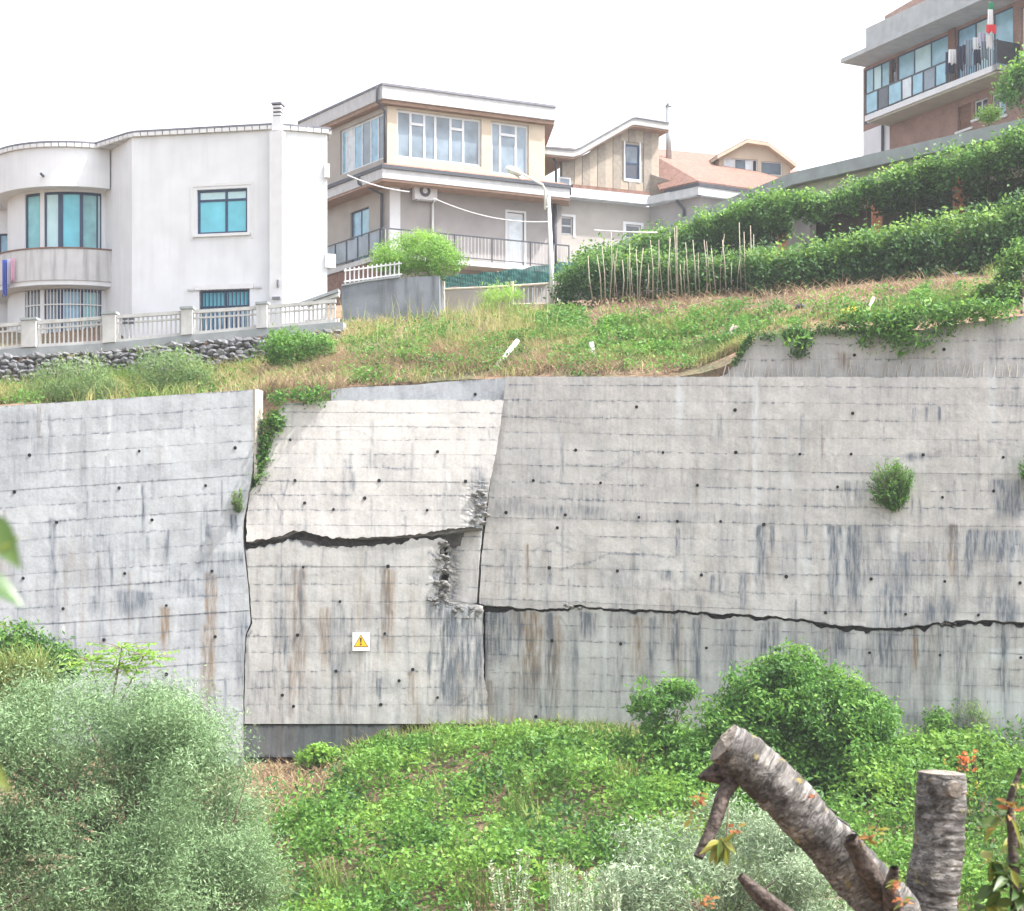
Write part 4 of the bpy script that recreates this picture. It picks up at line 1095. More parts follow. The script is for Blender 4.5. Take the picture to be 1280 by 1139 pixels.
# lower walls
d1 = T1.rect(634, 266, 655, 320); d1 = (d1[0], d1[1], zf, d1[3])
hwall('lower_wall', T1, 0, T1.s(702), 12.0, zes, [d1], 'plaster_grey', H2, out=.0)
d2 = T2.rect(438, 262, 461, 320); d2 = (d2[0], d2[1], zf, d2[3])
hwall('lower_wall', T2, T2.s(372), -.003, 12.0, zes, [d2], 'plaster_taupe', H2)
MB().pbox(T1, .04, .55, zf, zes - .02, .03, .001).build('corner_pilaster', 'plaster_trim', H2)
dr = MB().pbox(T1, d1[0] + .03, d1[1] - .03, d1[2] + .02, d1[3] - .02, -.08, -.14).build('door', 'frame_white', H2)
MB().pbox(T1, d1[0] + .12, d1[1] - .12, d1[2] + .9, d1[3] - .2, -.07, -.09).build('panel', 'curtain_pale', dr)
mb = MB(); mb.pbox(T1, d1[0] - .1, d1[0] - .003, d1[2], d1[3] + .1, .03, -.05); mb.pbox(T1, d1[1] + .003, d1[1] + .1, d1[2], d1[3] + .1, .03, -.05); mb.pbox(T1, d1[0] - .003, d1[1] + .003, d1[3] + .003, d1[3] + .1, .03, -.05); mb.build('door_frame', 'plaster_trim', H2)
window(T2, d2, H2, 'frame_navy', 'glass_blue', (.5,), (), .06, .1, name='glazed_door', pane_m=['glass_blue', 'panel_blue'])
# balcony
def ring(zA, zB, ur, ul, nm, m_, d, w):
    p = [ins(E2, ul, d), ins(E1, 478 + d * 3, d), ins(E1, ur, d)]; q = [ins(E2, ul, d + w), ins(E1, 478 + (d + w) * 3, d + w), ins(E1, ur, d + w)]
    mb = MB(); mb.plan([p[0], p[1], q[1], q[0]], zA, zB); mb.plan([p[1], p[2], q[2], q[1]], zA + .001, zB + .001)
    return mb.build(nm, m_, H2)
bs = skirt(zf - .28, zf - .05, 690, 402, 'balcony_slab', 'fascia_white', .08)
rl = ring(17.0, 17.06, 712, 404, 'railing', 'rail_dark', .15, .05)
ring(16.02, 16.06, 712, 404, 'bottom_rail', 'rail_dark', .16, .03)
def rail_posts(pl, us, m_, w, d, zA, zB, nm):
    for u in us:
        q = pl.hit(u, V0, -d); MB().box(q[0] - w, q[0] + w, q[1] - w, q[1] + w, zA, zB).build(nm, m_, rl)
rail_posts(E1, np.arange(482, 712, 4.3), 'rail_pale', .014, .17, 16.06, 17.0, 'bar')
rail_posts(E1, (479, 520, 568, 615, 663, 711), 'rail_dark', .03, .17, zf - .05, 17.0, 'post')
rail_posts(E2, (405, 419, 433, 447, 461, 475), 'rail_dark', .03, .17, zf - .05, 17.0, 'post')
q1 = E2.hit(405, V0, -.18); q2 = E2.hit(477, V0, -.18)
MB().quadbox([(q1[0], q1[1], 16.08), (q2[0], q2[1], 16.08), (q2[0], q2[1], 16.97), (q1[0], q1[1], 16.97)], [(q1[0] + .02, q1[1] + .01, 16.08), (q2[0] + .02, q2[1] + .01, 16.08), (q2[0] + .02, q2[1] + .01, 16.97), (q1[0] + .02, q1[1] + .01, 16.97)]).build('rail_panel', 'glass_grey', rl)
# lower store under the balcony
MB().pbox(T2, T2.s(404), -.1, 12.0, zf - .3, .75, .4).build('store_wall', 'terracotta', H2)
# rain pipes
pipe([E2.hit(471.5, 108, .06), E2.hit(471, 127, .06), T2u.hit(481, 139, .12), T2u.hit(481, 203, .12)], .06, 'gutter_dark', H2)
pipe([E2.hit(448, 222, .05), E2.hit(448, 229, .05), T2.hit(477, 243, .12), T2.hit(477, 318, .12)], .07, 'gutter_dark', H2)
pipe([T1.hit(693.5, 246, .12), T1.hit(693.5, 345, .12)], .10, 'gutter_dark', H2)
pipe([T1.hit(541, 252, .12), T1.hit(541, 330, .12)], .055, 'pipe_white', H2, 'conduit')
# air conditioner
ac = empty('air_conditioner', T1.hit(528, 252), 'white air conditioner unit fixed high on the tan house wall', 'air conditioner')
s1, s2, z1, z2 = T1.rect(514, 231, 542, 252)
MB().pbox(T1, s1, s2, z1, z2, .45, .12).build('casing', 'frame_white', ac)
fc = T1.pt(s1 + (s2 - s1) * .45, (z1 + z2) / 2)
MB().tube([fc + T1.nv * .445, fc + T1.nv * .47], .27, 18).build('fan_grille', 'gutter_dark', ac)
MB().tube([fc + T1.nv * .46, fc + T1.nv * .48], .12, 14).build('fan_hub', 'frame_white', ac)
for s_ in (s1 + .15, s2 - .15): MB().pbox(T1, s_ - .02, s_ + .02, z1 - .08, z1 - .002, .45, 0).build('bracket', 'metal_grey', ac)

# ------------------------------------------------------------------ timber-clad wing and terracotta roofs
H3 = empty('clad_house', P(760, 300, 86), 'grey house with upright timber boards upstairs and a terracotta tiled roof', 'house')
L1 = Plane(700, 260, 84.6, TT1 * .9)
w_a = L1.rect(699, 271, 716, 293); w_b = L1.rect(782, 281, 801, 298)
zl = L1.z(760, 254)
sL0, sL1 = L1.s(694), L1.s(812)
hwall('wall', L1, sL0, sL1, 12.0, zl, [w_a, w_b], 'plaster_taupe', H3)
window(L1, w_a, H3, 'frame_white', 'glass_dark', (), (.5,), .07, .08); window(L1, w_b, H3, 'frame_white', 'glass_dark', (), (), .07, .08)
for r_ in (w_a, w_b):
    mb = MB(); mb.pbox(L1, r_[0] - .14, r_[0] - .003, r_[2] - .12, r_[3] + .12, .025, -.05); mb.pbox(L1, r_[1] + .003, r_[1] + .14, r_[2] - .12, r_[3] + .12, .025, -.05); mb.pbox(L1, r_[0] - .003, r_[1] + .003, r_[3] + .003, r_[3] + .12, .025, -.05); mb.build('window_surround', 'plaster_trim', H3)
L2 = Plane(811, 262, L1.Y(811, 262), -1.0)
hwall('wall', L2, .02, L2.s(876), 12.0, zl + .1, [], 'plaster_grey', H3)
L3 = Plane(876, 250, L2.Y(876, 250), .55)
hwall('wall', L3, .02, L3.s(965), 12.0, zl + .55, [], 'plaster_grey', H3)
# eave strip
mb = MB()
mb.pbox(L1, L1.s(704), L1.s(806), zl - .02, zl + .42, .6, -.1); mb.build('eave_fascia', 'fascia_white', H3)
MB().pbox(L1, L1.s(711), L1.s(806), zl + .425, zl + .62, .5, -.1).build('eave_tiles', 'terracotta', H3)
MB().pbox(L2, .2, L2.s(846), zl - .02, zl + .36, .55, -.1).build('eave_fascia', 'fascia_white', H3)
# clad gable
L4 = Plane(760, 220, L1.Y(760, 220) - .05, TT1 * .9)
g_px = [(717, 250), (717, 199), (736, 191), (786, 157), (821, 164), (821, 262)]
wg = L4.rect(781, 181, 799, 224)
tops = [(L4.s(u), L4.z(u, v)) for u, v in g_px[1:5]]
hwall('gable_wall', L4, L4.s(703), L4.s(822), zl + .3, [(L4.s(703), tops[0][1])] + tops[:-1] + [(L4.s(822), tops[-1][1])], [wg], 'clad_dark', H3, thick=.3)
tf = ip(tops)
u = 718; i = 0
while u < 819:
    sa, sb_ = L4.s(u), L4.s(u + 9.3)
    za, zb_ = float(tf(sa)), float(tf(sb_))
    z0_ = zl + .34
    m_ = 'clad_light' if i % 2 == 0 else 'clad_dark'
    segs = [(z0_, None)]
    if sb_ > wg[0] - .05 and sa < wg[1] + .05: segs = [(z0_, wg[2] - .12), (wg[3] + .12, None)]
    for (q0_, q1_) in segs:
        a_, b_ = (za - .03, zb_ - .03) if q1_ is None else (q1_, q1_)
        if min(a_, b_) > q0_ + .1:
            MB().quadbox([L4.pt(sa, q0_, .03 + .02 * (i % 2)), L4.pt(sb_, q0_, .03 + .02 * (i % 2)), L4.pt(sb_, b_, .03 + .02 * (i % 2)), L4.pt(sa, a_, .03 + .02 * (i % 2))],
                         [L4.pt(sa, q0_, .002), L4.pt(sb_, q0_, .002), L4.pt(sb_, b_, .002), L4.pt(sa, a_, .002)]).build('cladding_board', m_, H3)
    u += 9.6; i += 1
window(L4, wg, H3, 'frame_navy', 'glass_dark', (), (.46,), .08, .02, pane_m=['glass_dark', 'glass_grey'])
mb = MB(); mb.pbox(L4, wg[0] - .07, wg[0] - .003, wg[2] - .14, wg[3] + .14, .06, -.05); mb.pbox(L4, wg[1] + .003, wg[1] + .07, wg[2] - .14, wg[3] + .14, .06, -.05); mb.pbox(L4, wg[0] - .003, wg[1] + .003, wg[2] - .14, wg[2] - .003, .06, -.05); mb.build('window_surround', 'plaster_trim', H3)
# gable roof edge with orange underside
mat('roof_edge_grey', (.36, .36, .355), .8, .1, 3)
mat('parapet_pale', (.40, .42, .43), .9, .12, 2, .2, streak=.25)
mat('tile_pale', (.36, .25, .21), .9, .2, 4)
rp = [(664, 187), (711, 191.5), (719, 189), (784, 152), (789, 151.5), (830, 158)]
MB().px(L4, rp + [(u, v + 8) for u, v in rp[::-1]], .55, -4.5).build('roof', 'roof_edge_grey', H3)
MB().px(L4, [(u, v - 1.3) for u, v in rp] + [(u, v - .1) for u, v in rp[::-1]], .6, -4.6).build('roof_flashing', 'roof_dark', H3)
MB().px(L4, [(u, v + 8.2) for u, v in rp] + [(u, v + 10.2) for u, v in rp[::-1]], .5, -4.4).build('roof_soffit', 'soffit_wood', H3)
MB().px(L4, [(684, 186.5), (712, 188.5), (712, 190), (684, 190)], .5, -4.4).build('tile_strip', 'terracotta', H3)
sw = L4.rect(698, 222, 713, 236); window(L4, sw, H3, 'frame_white', 'glass_grey', (), (), .07, -.05)
pipe([L4.hit(692, 198, .25), L4.hit(695, 203, .2), L4.hit(695, 232, .2)], .06, 'gutter_dark', H3)
# main terracotta roof: one sloping plane from eave up to ridge
LE2 = Plane(873, 228, L2.Y(876, 250) - .55, -1.0); LE3 = Plane(873, 228, L2.Y(876, 250) - .55, .55)
zE = LE2.z(873, 226)
pa = LE2.hit(824, V0); pb = LE2.hit(873, V0); pc = LE3.hit(985, V0)
ridge_l = P(800, 184, 91.5); ridge_r = P(925, 196, 95.0); ridge_l2 = P(812, 190, 89)
def slab3(pts, th, nm, m_, parent): return MB().quadbox(pts, [np.array(p) - np.array([0, 0, th]) for p in pts]).build(nm, m_, parent)
slab3([(pa[0], pa[1], zE + .0), (pb[0], pb[1], zE), tuple(ridge_l)], .12, 'roof', 'terracotta', H3)
slab3([(pb[0], pb[1], zE), (pc[0], pc[1], zE), tuple(P(1000, 214, 97)), tuple(ridge_r), tuple(ridge_l)], .12, 'roof', 'terracotta', H3)
# fascias under the tiled eave
def fascia(pl, u0, u1, zA, zB, o1, o2, nm, m_): return MB().pbox(pl, pl.s(u0), pl.s(u1), zA, zB, o1, o2).build(nm, m_, H3)
fascia(LE2, 831, 872.6, zE - .24, zE - .08, .02, -.3, 'gutter', 'gutter_dark'); fascia(LE2, 831, 872.6, zE - .66, zE - .245, -.02, -.3, 'eave_fascia', 'fascia_white')
fascia(LE3, 873.5, 985, zE - .24, zE - .08, .02, -.3, 'gutter', 'gutter_dark'); fascia(LE3, 873.5, 985, zE - .66, zE - .245, -.02, -.3, 'eave_fascia', 'fascia_white')
MB().plan([tuple(LE2.hit(836, V0, -.1)[:2]), tuple(LE2.hit(873, V0, -.12)[:2]), tuple(LE3.hit(985, V0, -.1)[:2]), tuple(L3.hit(985, V0, -.2)[:2]), tuple(L3.hit(880, V0, -.3)[:2]), tuple(L2.hit(836, V0, -.3)[:2])], zE - .63, zE - .6).build('eave_soffit', 'soffit_wood', H3)
pipe([LE2.hit(846, 250, -.1), LE2.hit(848, 254, -.2), L2.hit(855, 262, .1), L2.hit(855, 290, .1)], .07, 'gutter_dark', H3)
# side gable in shadow between the clad wall and the tiled roof
MB().quadbox([L2.pt(.1, zl + .35), L2.pt(L2.s(872), zl + .35), L2.pt(L2.s(872), zE - .3), L2.pt(.1, zE + 1.0)], [p_ + np.array([.3, .3, 0]) for p_ in (L2.pt(.1, zl + .35), L2.pt(L2.s(872), zl + .35), L2.pt(L2.s(872), zE - .3), L2.pt(.1, zE + 1.0))]).build('side_gable', 'clad_dark', H3)
# metal flue
MB().tube([P(836, 205, 89.5), P(835.5, 133, 89.5)], .15, 10).build('flue_pipe', 'metal_grey', H3, smooth=True)
MB().tube([P(835.5, 134, 89.5), P(835.5, 129.5, 89.5)], [.18, .08], 10).build('flue_cap', 'gutter_dark', H3)
# dormer
DM = Plane(940, 210, 91.0, .25)
dm_top = [(899, 197), (931, 180.5), (957, 184), (988, 207)]
dtf = [(DM.s(u), DM.z(u, v)) for u, v in dm_top]
dw1 = DM.rect(905, 194, 947, 216); dw1 = (dw1[0], dw1[1], dw1[2], min(dw1[3], DM.z(905, 197))); dw2 = DM.rect(951, 200, 978, 219)
dw2 = (dw2[0], dw2[1], dw2[2], DM.z(976, 203))
hwall('dormer_wall', DM, DM.s(899), DM.s(988), DM.z(940, 232), dtf, [dw1, dw2], 'plaster_cream', H3, thick=.3)
window(DM, dw1, H3, 'frame_white', 'curtain_pale', (.33, .66, .86), (), .05, .06, pane_m=['curtain_pale', 'glass_grey', 'curtain_pale', 'glass_dark'])
window(DM, dw2, H3, 'frame_white', 'glass_grey', (), (), .05, .06)
dr_ = [(894, 196.5), (931, 176.5), (957, 180.5), (992, 207)]
MB().px(DM, dr_ + [(u, v + 4) for u, v in dr_[::-1]], .35, -4).build('dormer_roof', 'plaster_cream', H3)
MB().px(DM, [(u, v - 1.2) for u, v in dr_] + [(u, v - .05) for u, v in dr_[::-1]], .3, -4).build('dormer_tiles', 'terracotta', H3)
ds = DM.pt(DM.s(899), 0)
zq = DM.z(899, 212)
MB().quadbox([(ds[0], ds[1], zq - .3), (ds[0], ds[1], DM.z(899, 199)), (ds[0] - 1.1, ds[1] + 2.6, zq + .75)], [(ds[0] + .2, ds[1], zq - .3), (ds[0] + .2, ds[1], DM.z(899, 199)), (ds[0] - .9, ds[1] + 2.6, zq + .75)]).build('dormer_cheek', 'plaster_cream', H3)

# ------------------------------------------------------------------ long low building with concrete roof edge
A0, B0, C0, D0 = P(716, 330, 85.0), P(990, 215, 67.5), P(1280, 148, 60.0), P(1420, 120, 57.0)
zR = 16.70
H4 = empty('loggia_building', (B0[0], B0[1], 11), 'long low building with a grey concrete roof edge over an ivy grown loggia', 'building')
nAB = np.array([A0[1] - B0[1], B0[0] - A0[0]]); 
def band(pts, z0, z1, inset, th, nm, m_):
    pts = [np.array(p[:2], float) for p in pts]; out_, in_ = [], []
    for i, p in enumerate(pts):
        d_ = pts[min(i + 1, len(pts) - 1)] - pts[max(i - 1, 0)]; d_ /= np.linalg.norm(d_); n_ = np.array([-d_[1], d_[0]])
        if n_[1] < 0: n_ = -n_
        out_.append(p + n_ * inset); in_.append(p + n_ * (inset + th))
    mb = MB()
    for i in range(len(pts) - 1): mb.plan([tuple(out_[i]), tuple(out_[i + 1]), tuple(in_[i + 1]), tuple(in_[i])], z0, z1)
    return mb.build(nm, m_, H4)
chain = [A0, B0, C0, D0]
band(chain, zR - .47, zR, 0, .6, 'roof_edge', 'fascia_concrete')
band(chain, zR - .2, zR - .03, .605, 6, 'roof_slab', 'fascia_concrete')
band(chain, zR - 1.35, zR - .475, .35, .3, 'wall_band', 'wall_cream')
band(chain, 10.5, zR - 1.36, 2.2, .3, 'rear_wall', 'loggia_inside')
band([A0, B0], 10.5, zR - .48, .8, .3, 'side_wall', 'plaster_grey')
dBC = (C0 - B0)[:2] / np.linalg.norm((C0 - B0)[:2])
for (u_, v_) in ((1094, 275), (1197, 236), (975, 300), (1320, 220)):
    k_ = (u_ - U0) / F
    t_ = (k_ * B0[1] - B0[0]) / (dBC[0] - k_ * dBC[1]); q = B0[:2] + dBC * t_ + np.array([.15, .45])
    MB().box(q[0] - .17, q[0] + .17, q[1] - .17, q[1] + .17, 10.5, zR - 1.36).build('pillar', 'pillar_brick', H4)
band([B0, C0, D0], 12.6, 13.3, 1.6, .15, 'loggia_parapet', 'wall_cream')

# ------------------------------------------------------------------ brick apartment building, upper right
BT = -2.0
BR = Plane(1081, 130, 85.0, BT)           # balcony front
BW = Plane(1081, 130, 85.0, BT); BW.c += 1.35 * BW.n; BW.o = BW.o - BW.nv * 1.35    # facade set back
H5 = empty('brick_apartments', P(1180, 190, 80), 'brick apartment house with a long glazed balcony and overhanging concrete eave', 'building')
zB = 23.75
sB0 = BW.s(1079); sB1 = sB0 + 14.5
zEv = 26.75
bw = [BW.rect(1197, 131, 1214, 162), BW.rect(1217, 124, 1234, 147), BW.rect(1239, 116, 1257, 147)]
hwall('lower_wall', BW, BW.s(1112), sB1, 14.0, zB - .15, bw, 'brick_wall', H5)
hwall('lower_wall', BW, sB0, BW.s(1112) - .004, 14.0, zB - .15, [], 'plaster_white', H5)
pipe([BW.hit(1103, 149, .1), BW.hit(1103, 200, .1)], .07, 'gutter_dark', H5)
window(BW, bw[0], H5, 'frame_brown', 'frame_brown', (), (.25, .5, .75), .07, .1, name='shutter'); window(BW, bw[1], H5, 'frame_white', 'glass_dark', (.5,), ()); window(BW, bw[2], H5, 'frame_white', 'glass_blue', (.5,), (), pane_m=['glass_dark', 'glass_blue'])
for r_ in bw: MB().pbox(BW, r_[0] - .12, r_[1] + .12, r_[2] - .1, r_[2] - .003, .08, -.1).build('sill', 'plaster_trim', H5)
# upper glazed wall
gz = [(sB0 + .1, sB0 + 2.0, 'panel_blue'), (sB0 + 2.6, sB0 + 6.3, 'panel_blue'), (sB0 + 6.9, sB0 + 10.6, 'glass_blue')]
hh_ = [(a, b_, zB + .15, zEv - .12) for a, b_, _ in gz] + [(sB0 + 2.04, sB0 + 2.56, zB + .1, zEv - .12), (sB0 + 11.1, sB0 + 12.2, zB + .1, zEv - .4)]
hwall('upper_wall', BW, sB0, sB1, zB - .146, zEv, hh_, 'brick_wall', H5, thick=.25)
for (a, b_, g) in gz:
    window(BW, (a, b_, zB + .15, zEv - .12), H5, 'frame_navy', g, (.33, .66), (), .07, .05, pane_m=[g, 'glass_blind', 'panel_blue'])
window(BW, hh_[3], H5, 'frame_brown', 'glass_dark', (), (), .06, .1, name='balcony_door'); window(BW, hh_[4], H5, 'frame_white', 'glass_dark', (), (), .08, .1, name='balcony_door')
MB().pbox(BW, sB0 + 6.4, sB0 + 6.85, zB, zEv, .1, 0.002).build('post', 'frame_brown', H5)
# slab, eave, parapet
sb0, sb1 = BR.s(1081), BR.s(1246)
MB().pbox(BR, sb0, sb1, zB - .26, zB, 0, -1.33).build('balcony_slab', 'plaster_trim', H5)
MB().pbox(BR, sb0 + .15, sb1 - .1, zB - .36, zB - .262, -.1, -1.33).build('slab_underside', 'wall_cream', H5)
e0 = BR.s(1054)
MB().pbox(BR, e0, sb1 + 6, zEv + .01, zEv + .22, .15, -3.5).build('eave_slab', 'parapet_pale', H5)
MB().pbox(BR, BR.s(1077), sb1 + 6, zEv + .223, zEv + 1.35, -.25, -.5).build('roof_parapet', 'parapet_pale', H5)
MB().pbox(BR, BR.s(1077) + .002, BR.s(1077) + .3, zEv + .223, zEv + 1.35, -.505, -4).build('roof_parapet', 'parapet_pale', H5)
MB().px(Plane(1110, 10, 92, -1.2), [(1106, 40), (1106, 20), (1140, 0), (1200, -30), (1200, 40)], 0, -3).build('roof', 'tile_pale', H5)
# far side wall
q = BW.pt(sB0, 0); MB().plan([(q[0], q[1]), (q[0] + .3, q[1] + .1), (q[0] + 5.3, q[1] + 2.7), (q[0] + 5.0, q[1] + 2.8)], 14, zEv).build('wall', 'plaster_white', H5)
# railing
zr0, zr1 = zB + .06, zB + 1.02
rg = MB().pbox(BR, sb0, sb1, zr1, zr1 + .06, -.04, -.1).build('railing', 'rail_dark', H5)
MB().pbox(BR, sb0, BR.s(1182), zr0, zr0 + .05, -.04, -.1).build('bottom_rail', 'rail_dark', rg)
pu = [1081, 1096, 1109, 1126, 1139, 1153, 1168, 1182]
for i, u in enumerate(pu):
    s_ = BR.s(u); MB().pbox(BR, s_ - .04, s_ + .04, zB - .12, zr1, -.03, -.09).build('post', 'rail_dark', rg)
for i in range(len(pu) - 1):
    MB().pbox(BR, BR.s(pu[i]) + .05, BR.s(pu[i + 1]) - .05, zr0 + .05, zr1 - .02, -.06, -.075).build('rail_panel', ['panel_blue', 'glass_dark', 'panel_blue', 'curtain_pale', 'panel_blue', 'glass_grey', 'panel_blue'][i], rg)
for i in range(22):
    s_ = BR.s(1184) + (sb1 - BR.s(1184)) * i / 21; MB().pbox(BR, s_ - .015, s_ + .015, zB, zr1, -.05, -.08).build('bar', 'rail_dark', rg)
EP = Plane(1246, 70, BR.Y(1246, 70), .5)
MB().pbox(EP, 0, 1.9, zB - .26, zB, 0, -.3).build('balcony_slab', 'plaster_trim', H5)
MB().pbox(EP, 0.02, 1.9, zr0, zr1 + .03, -.02, -.06).build('rail_panel', 'rail_dark', rg)
# clothes and flag
def hang(u0, u1, v0, v1, m_, label, seed):
    Yc = BR.Y((u0 + u1) / 2, V0, .08)
    r_ = empty('hanging_garment', P((u0 + u1) / 2, v1, Yc), label, 'laundry', 'washing on the brick building balcony')
    cloth('cloth', u0, u1, v0, v1, Yc, m_, r_, seed)
hang(1182, 1194, 65, 92, 'cloth_navy', 'dark trousers, leftmost washing on the brick building balcony rail', 1)
hang(1186, 1195, 62, 80, 'cloth_white', 'white towel over the dark trousers on the balcony rail', 2)
hang(1196, 1204, 58, 88, 'cloth_navy', 'dark shirt hanging between the white towel and the grey jeans', 3)
hang(1207, 1215, 50, 84, 'glass_grey', 'grey blue jeans hanging in the middle of the balcony rail', 4)
hang(1216, 1224, 47, 66, 'cloth_white', 'white shirt on the balcony rail to the left of the flag', 5)
hang(1217, 1226, 62, 80, 'cloth_navy', 'dark garment below the white shirt on the balcony rail', 6)
hang(1203, 1209, 56, 80, 'cloth_navy', 'narrow dark cloth just left of the grey jeans on the balcony', 8)
hang(1226, 1234, 52, 74, 'glass_grey', 'grey garment hanging below the lilac cloth', 9)
hang(1233, 1240, 44, 60, 'cloth_white', 'white cloth right of the lilac cloth below the flag', 10)
hang(1223, 1232, 41, 54, 'cloth_lilac', 'pale lilac cloth draped just left of the flag', 7)
fl = empty('flag', P(1240, 60, 78), 'green white and red flag hanging from a pole on the brick balcony', 'flag')
MB().tube([P(1242, 62, 77), P(1237, 2, 77)], .03, 6).build('flagpole', 'metal_grey', fl)
cloth('flag_cloth', 1236, 1242, 3, 26, 76.8, 'flag_green', fl, 1); cloth('flag_cloth', 1235, 1241, 12, 33, 76.6, 'cloth_white', fl, 2); cloth('flag_cloth', 1233, 1245, 31, 41, 76.5, 'flag_red', fl, 3)

# ------------------------------------------------------------------ street lamp, net, gates, cables
lp = empty('street_lamp', P(690, 387, 61.5), 'white street lamp with a long arm leaning over the road by the green net', 'street lamp')
MB().tube([P(690.5, 389, 61.5), P(689.5, 330, 61.5), P(685.5, 240, 61.5)], [.085, .08, .055], 10).build('pole', 'lamp_white', lp, smooth=True)
MB().tube([P(681.5, 262, 61.4), P(681.5, 238, 61.4), P(678, 231, 61.3), P(652, 217, 61.0)], .04, 8).build('arm', 'lamp_white', lp, smooth=True)
MB().tube([P(681, 259, 61.4), P(687, 259, 61.45)], .03, 6).build('bracket', 'metal_grey', lp)
MB().tube([P(681, 243, 61.4), P(687, 243, 61.45)], .03, 6).build('bracket', 'metal_grey', lp)
a_, b_ = P(653, 218, 61.0), P(632, 210, 60.8)
hd = MB().tube([a_, a_ * .75 + b_ * .25, a_ * .3 + b_ * .7, b_], [.05, .13, .14, .06], 10).build('lamp_head', 'lamp_white', lp, smooth=True)
MB().quadbox([a_ + np.array([-.1, -.06, -.13]), b_ + np.array([.1, -.06, -.11]), b_ + np.array([.1, .06, -.11]), a_ + np.array([-.1, .06, -.13])], [a_ + np.array([-.1, -.06, -.07]), b_ + np.array([.1, -.06, -.05]), b_ + np.array([.1, .06, -.05]), a_ + np.array([-.1, .06, -.07])]).build('lens', 'glass_grey', hd)
nt_ = empty('shade_net', P(640, 372, 63), 'dark green shade net stretched along the garden edge behind the lamp', 'net')
nv_, nf = [], []
for i in range(61):
    u = 552 + i * 2.75
    t_ = ip([(552, 345), (610, 341), (625, 339), (715, 327), (722, 326)])(u) + 1.0 * math.sin(i * .55); bt_ = ip([(552, 359), (620, 358), (670, 357), (715, 350), (722, 330)])(u) + 1.2 * math.sin(i * .8)
    for j in range(4):
        q = P(u, t_ + (bt_ - t_) * j / 3, 62.6); q[1] += .06 * math.sin(i * .9 + j); nv_.append(q)
for i in range(60):
    for j in range(3): a = i * 4 + j; nf.append((a, a + 1, a + 5, a + 4))
mk('net', np.array(nv_), nf, 'shade_net', nt_, False, False)
for u, v0_, v1_ in ((554, 344, 394), (622, 339, 390), (668, 333, 386), (713, 327, 380)): MB().tube([P(u, v1_, 62.7), P(u, v0_, 62.7)], .035, 6).build('post', 'wood_grey', nt_)
gt = empty('garden_gate', P(650, 384, 62.2), 'weathered timber rail fence with grey posts beneath the green net', 'fence')
for (a, b_, v0_, v1_) in ((553, 600, 362, 360), (600, 690, 360, 354.5), (640, 688, 381, 380)): MB().tube([P(a, v0_, 62.2), P(b_, v1_, 62.2)], .045, 6).build('rail', 'wood_grey', gt)
for u in (554, 688, 695, 640): MB().tube([P(u, 390, 62.2), P(u, 352, 62.2)], .07, 7).build('post', 'wood_grey', gt)
for i in range(8): MB().tube([P(644 + i * 5.5, 382, 62.25), P(644 + i * 5.5, 360, 62.25)], .025, 5).build('bar', 'metal_grey', gt)
bw_ = MB().px(Plane(580, 375, 62.4, 0), [(556, 363), (640, 361), (640, 396), (556, 398)], 0, -.2).build('rubble_wall', 'plaster_grey'); tag(bw_, 'low pale rendered wall under the net beside the stained tank', 'wall')
def cable(name, a, b_, sag, r, m_, label):
    a, b_ = np.array(a), np.array(b_); pts = []
    for i in range(15):
        t_ = i / 14; q = a + (b_ - a) * t_; q[2] -= sag * 4 * t_ * (1 - t_); pts.append(q)
    o = MB().tube(pts, r, 5).build(name, m_, None); tag(o, label, 'cable')
cable('cable', P(434, 219, 78.0), P(512, 240, 78.3), .12, .028, 'frame_white', 'white cable from the tan house corner to the air conditioner')
cable('cable', P(542, 248, 78.5), P(690, 277, 80.5), .35, .022, 'rail_pale', 'thin pale cable across the grey wall from air conditioner to lamp')
cable('cable', P(743, 288, 66), P(822, 291, 66), .02, .03, 'rail_pale', 'pale wire between the tall stakes above the hedge')
# ------------------------------------------------------------------ vegetation helpers
def nrm(a): return a / (np.linalg.norm(a, axis=-1, keepdims=True) + 1e-9)
def leaves(name, c, L, ratio, tint, mat_, parent=None, up=.5, outw=None, kind=None, dirs=None, fold=.12, taper=.45):
    """diamond leaves: c (N,3) centres, L lengths, ratio width/length"""
    c = np.asarray(c, float); n = len(c)
    L = np.broadcast_to(np.asarray(L, float), (n,)).copy()
    nn = rng.normal(0, .75, (n, 3)) + np.array([0, 0, up])
    if outw is not None: nn = nn + outw * .8
    nn = nrm(nn)
    d = rng.normal(0, 1, (n, 3)) if dirs is None else dirs + rng.normal(0, .35, (n, 3))
    d = nrm(d - (d * nn).sum(-1, keepdims=True) * nn)
    w = np.cross(nn, d)
    W = (L * ratio)[:, None] * .5
    Lh = (L * .5)[:, None]
    v = np.stack([c - d * Lh, c + w * W - d * Lh * (taper - .45) + nn * W * fold * 2, c + d * Lh, c - w * W - d * Lh * (taper - .45) + nn * W * fold * 2], 1)
    q = np.arange(n * 4, dtype=np.int32).reshape(n, 4)
    tint = np.clip(np.broadcast_to(tint, (n,)), 0, 1)
    return mkn(name, v.reshape(-1, 3), q, mat_, parent, {'tint': np.repeat(tint, 4)}, kind=kind)

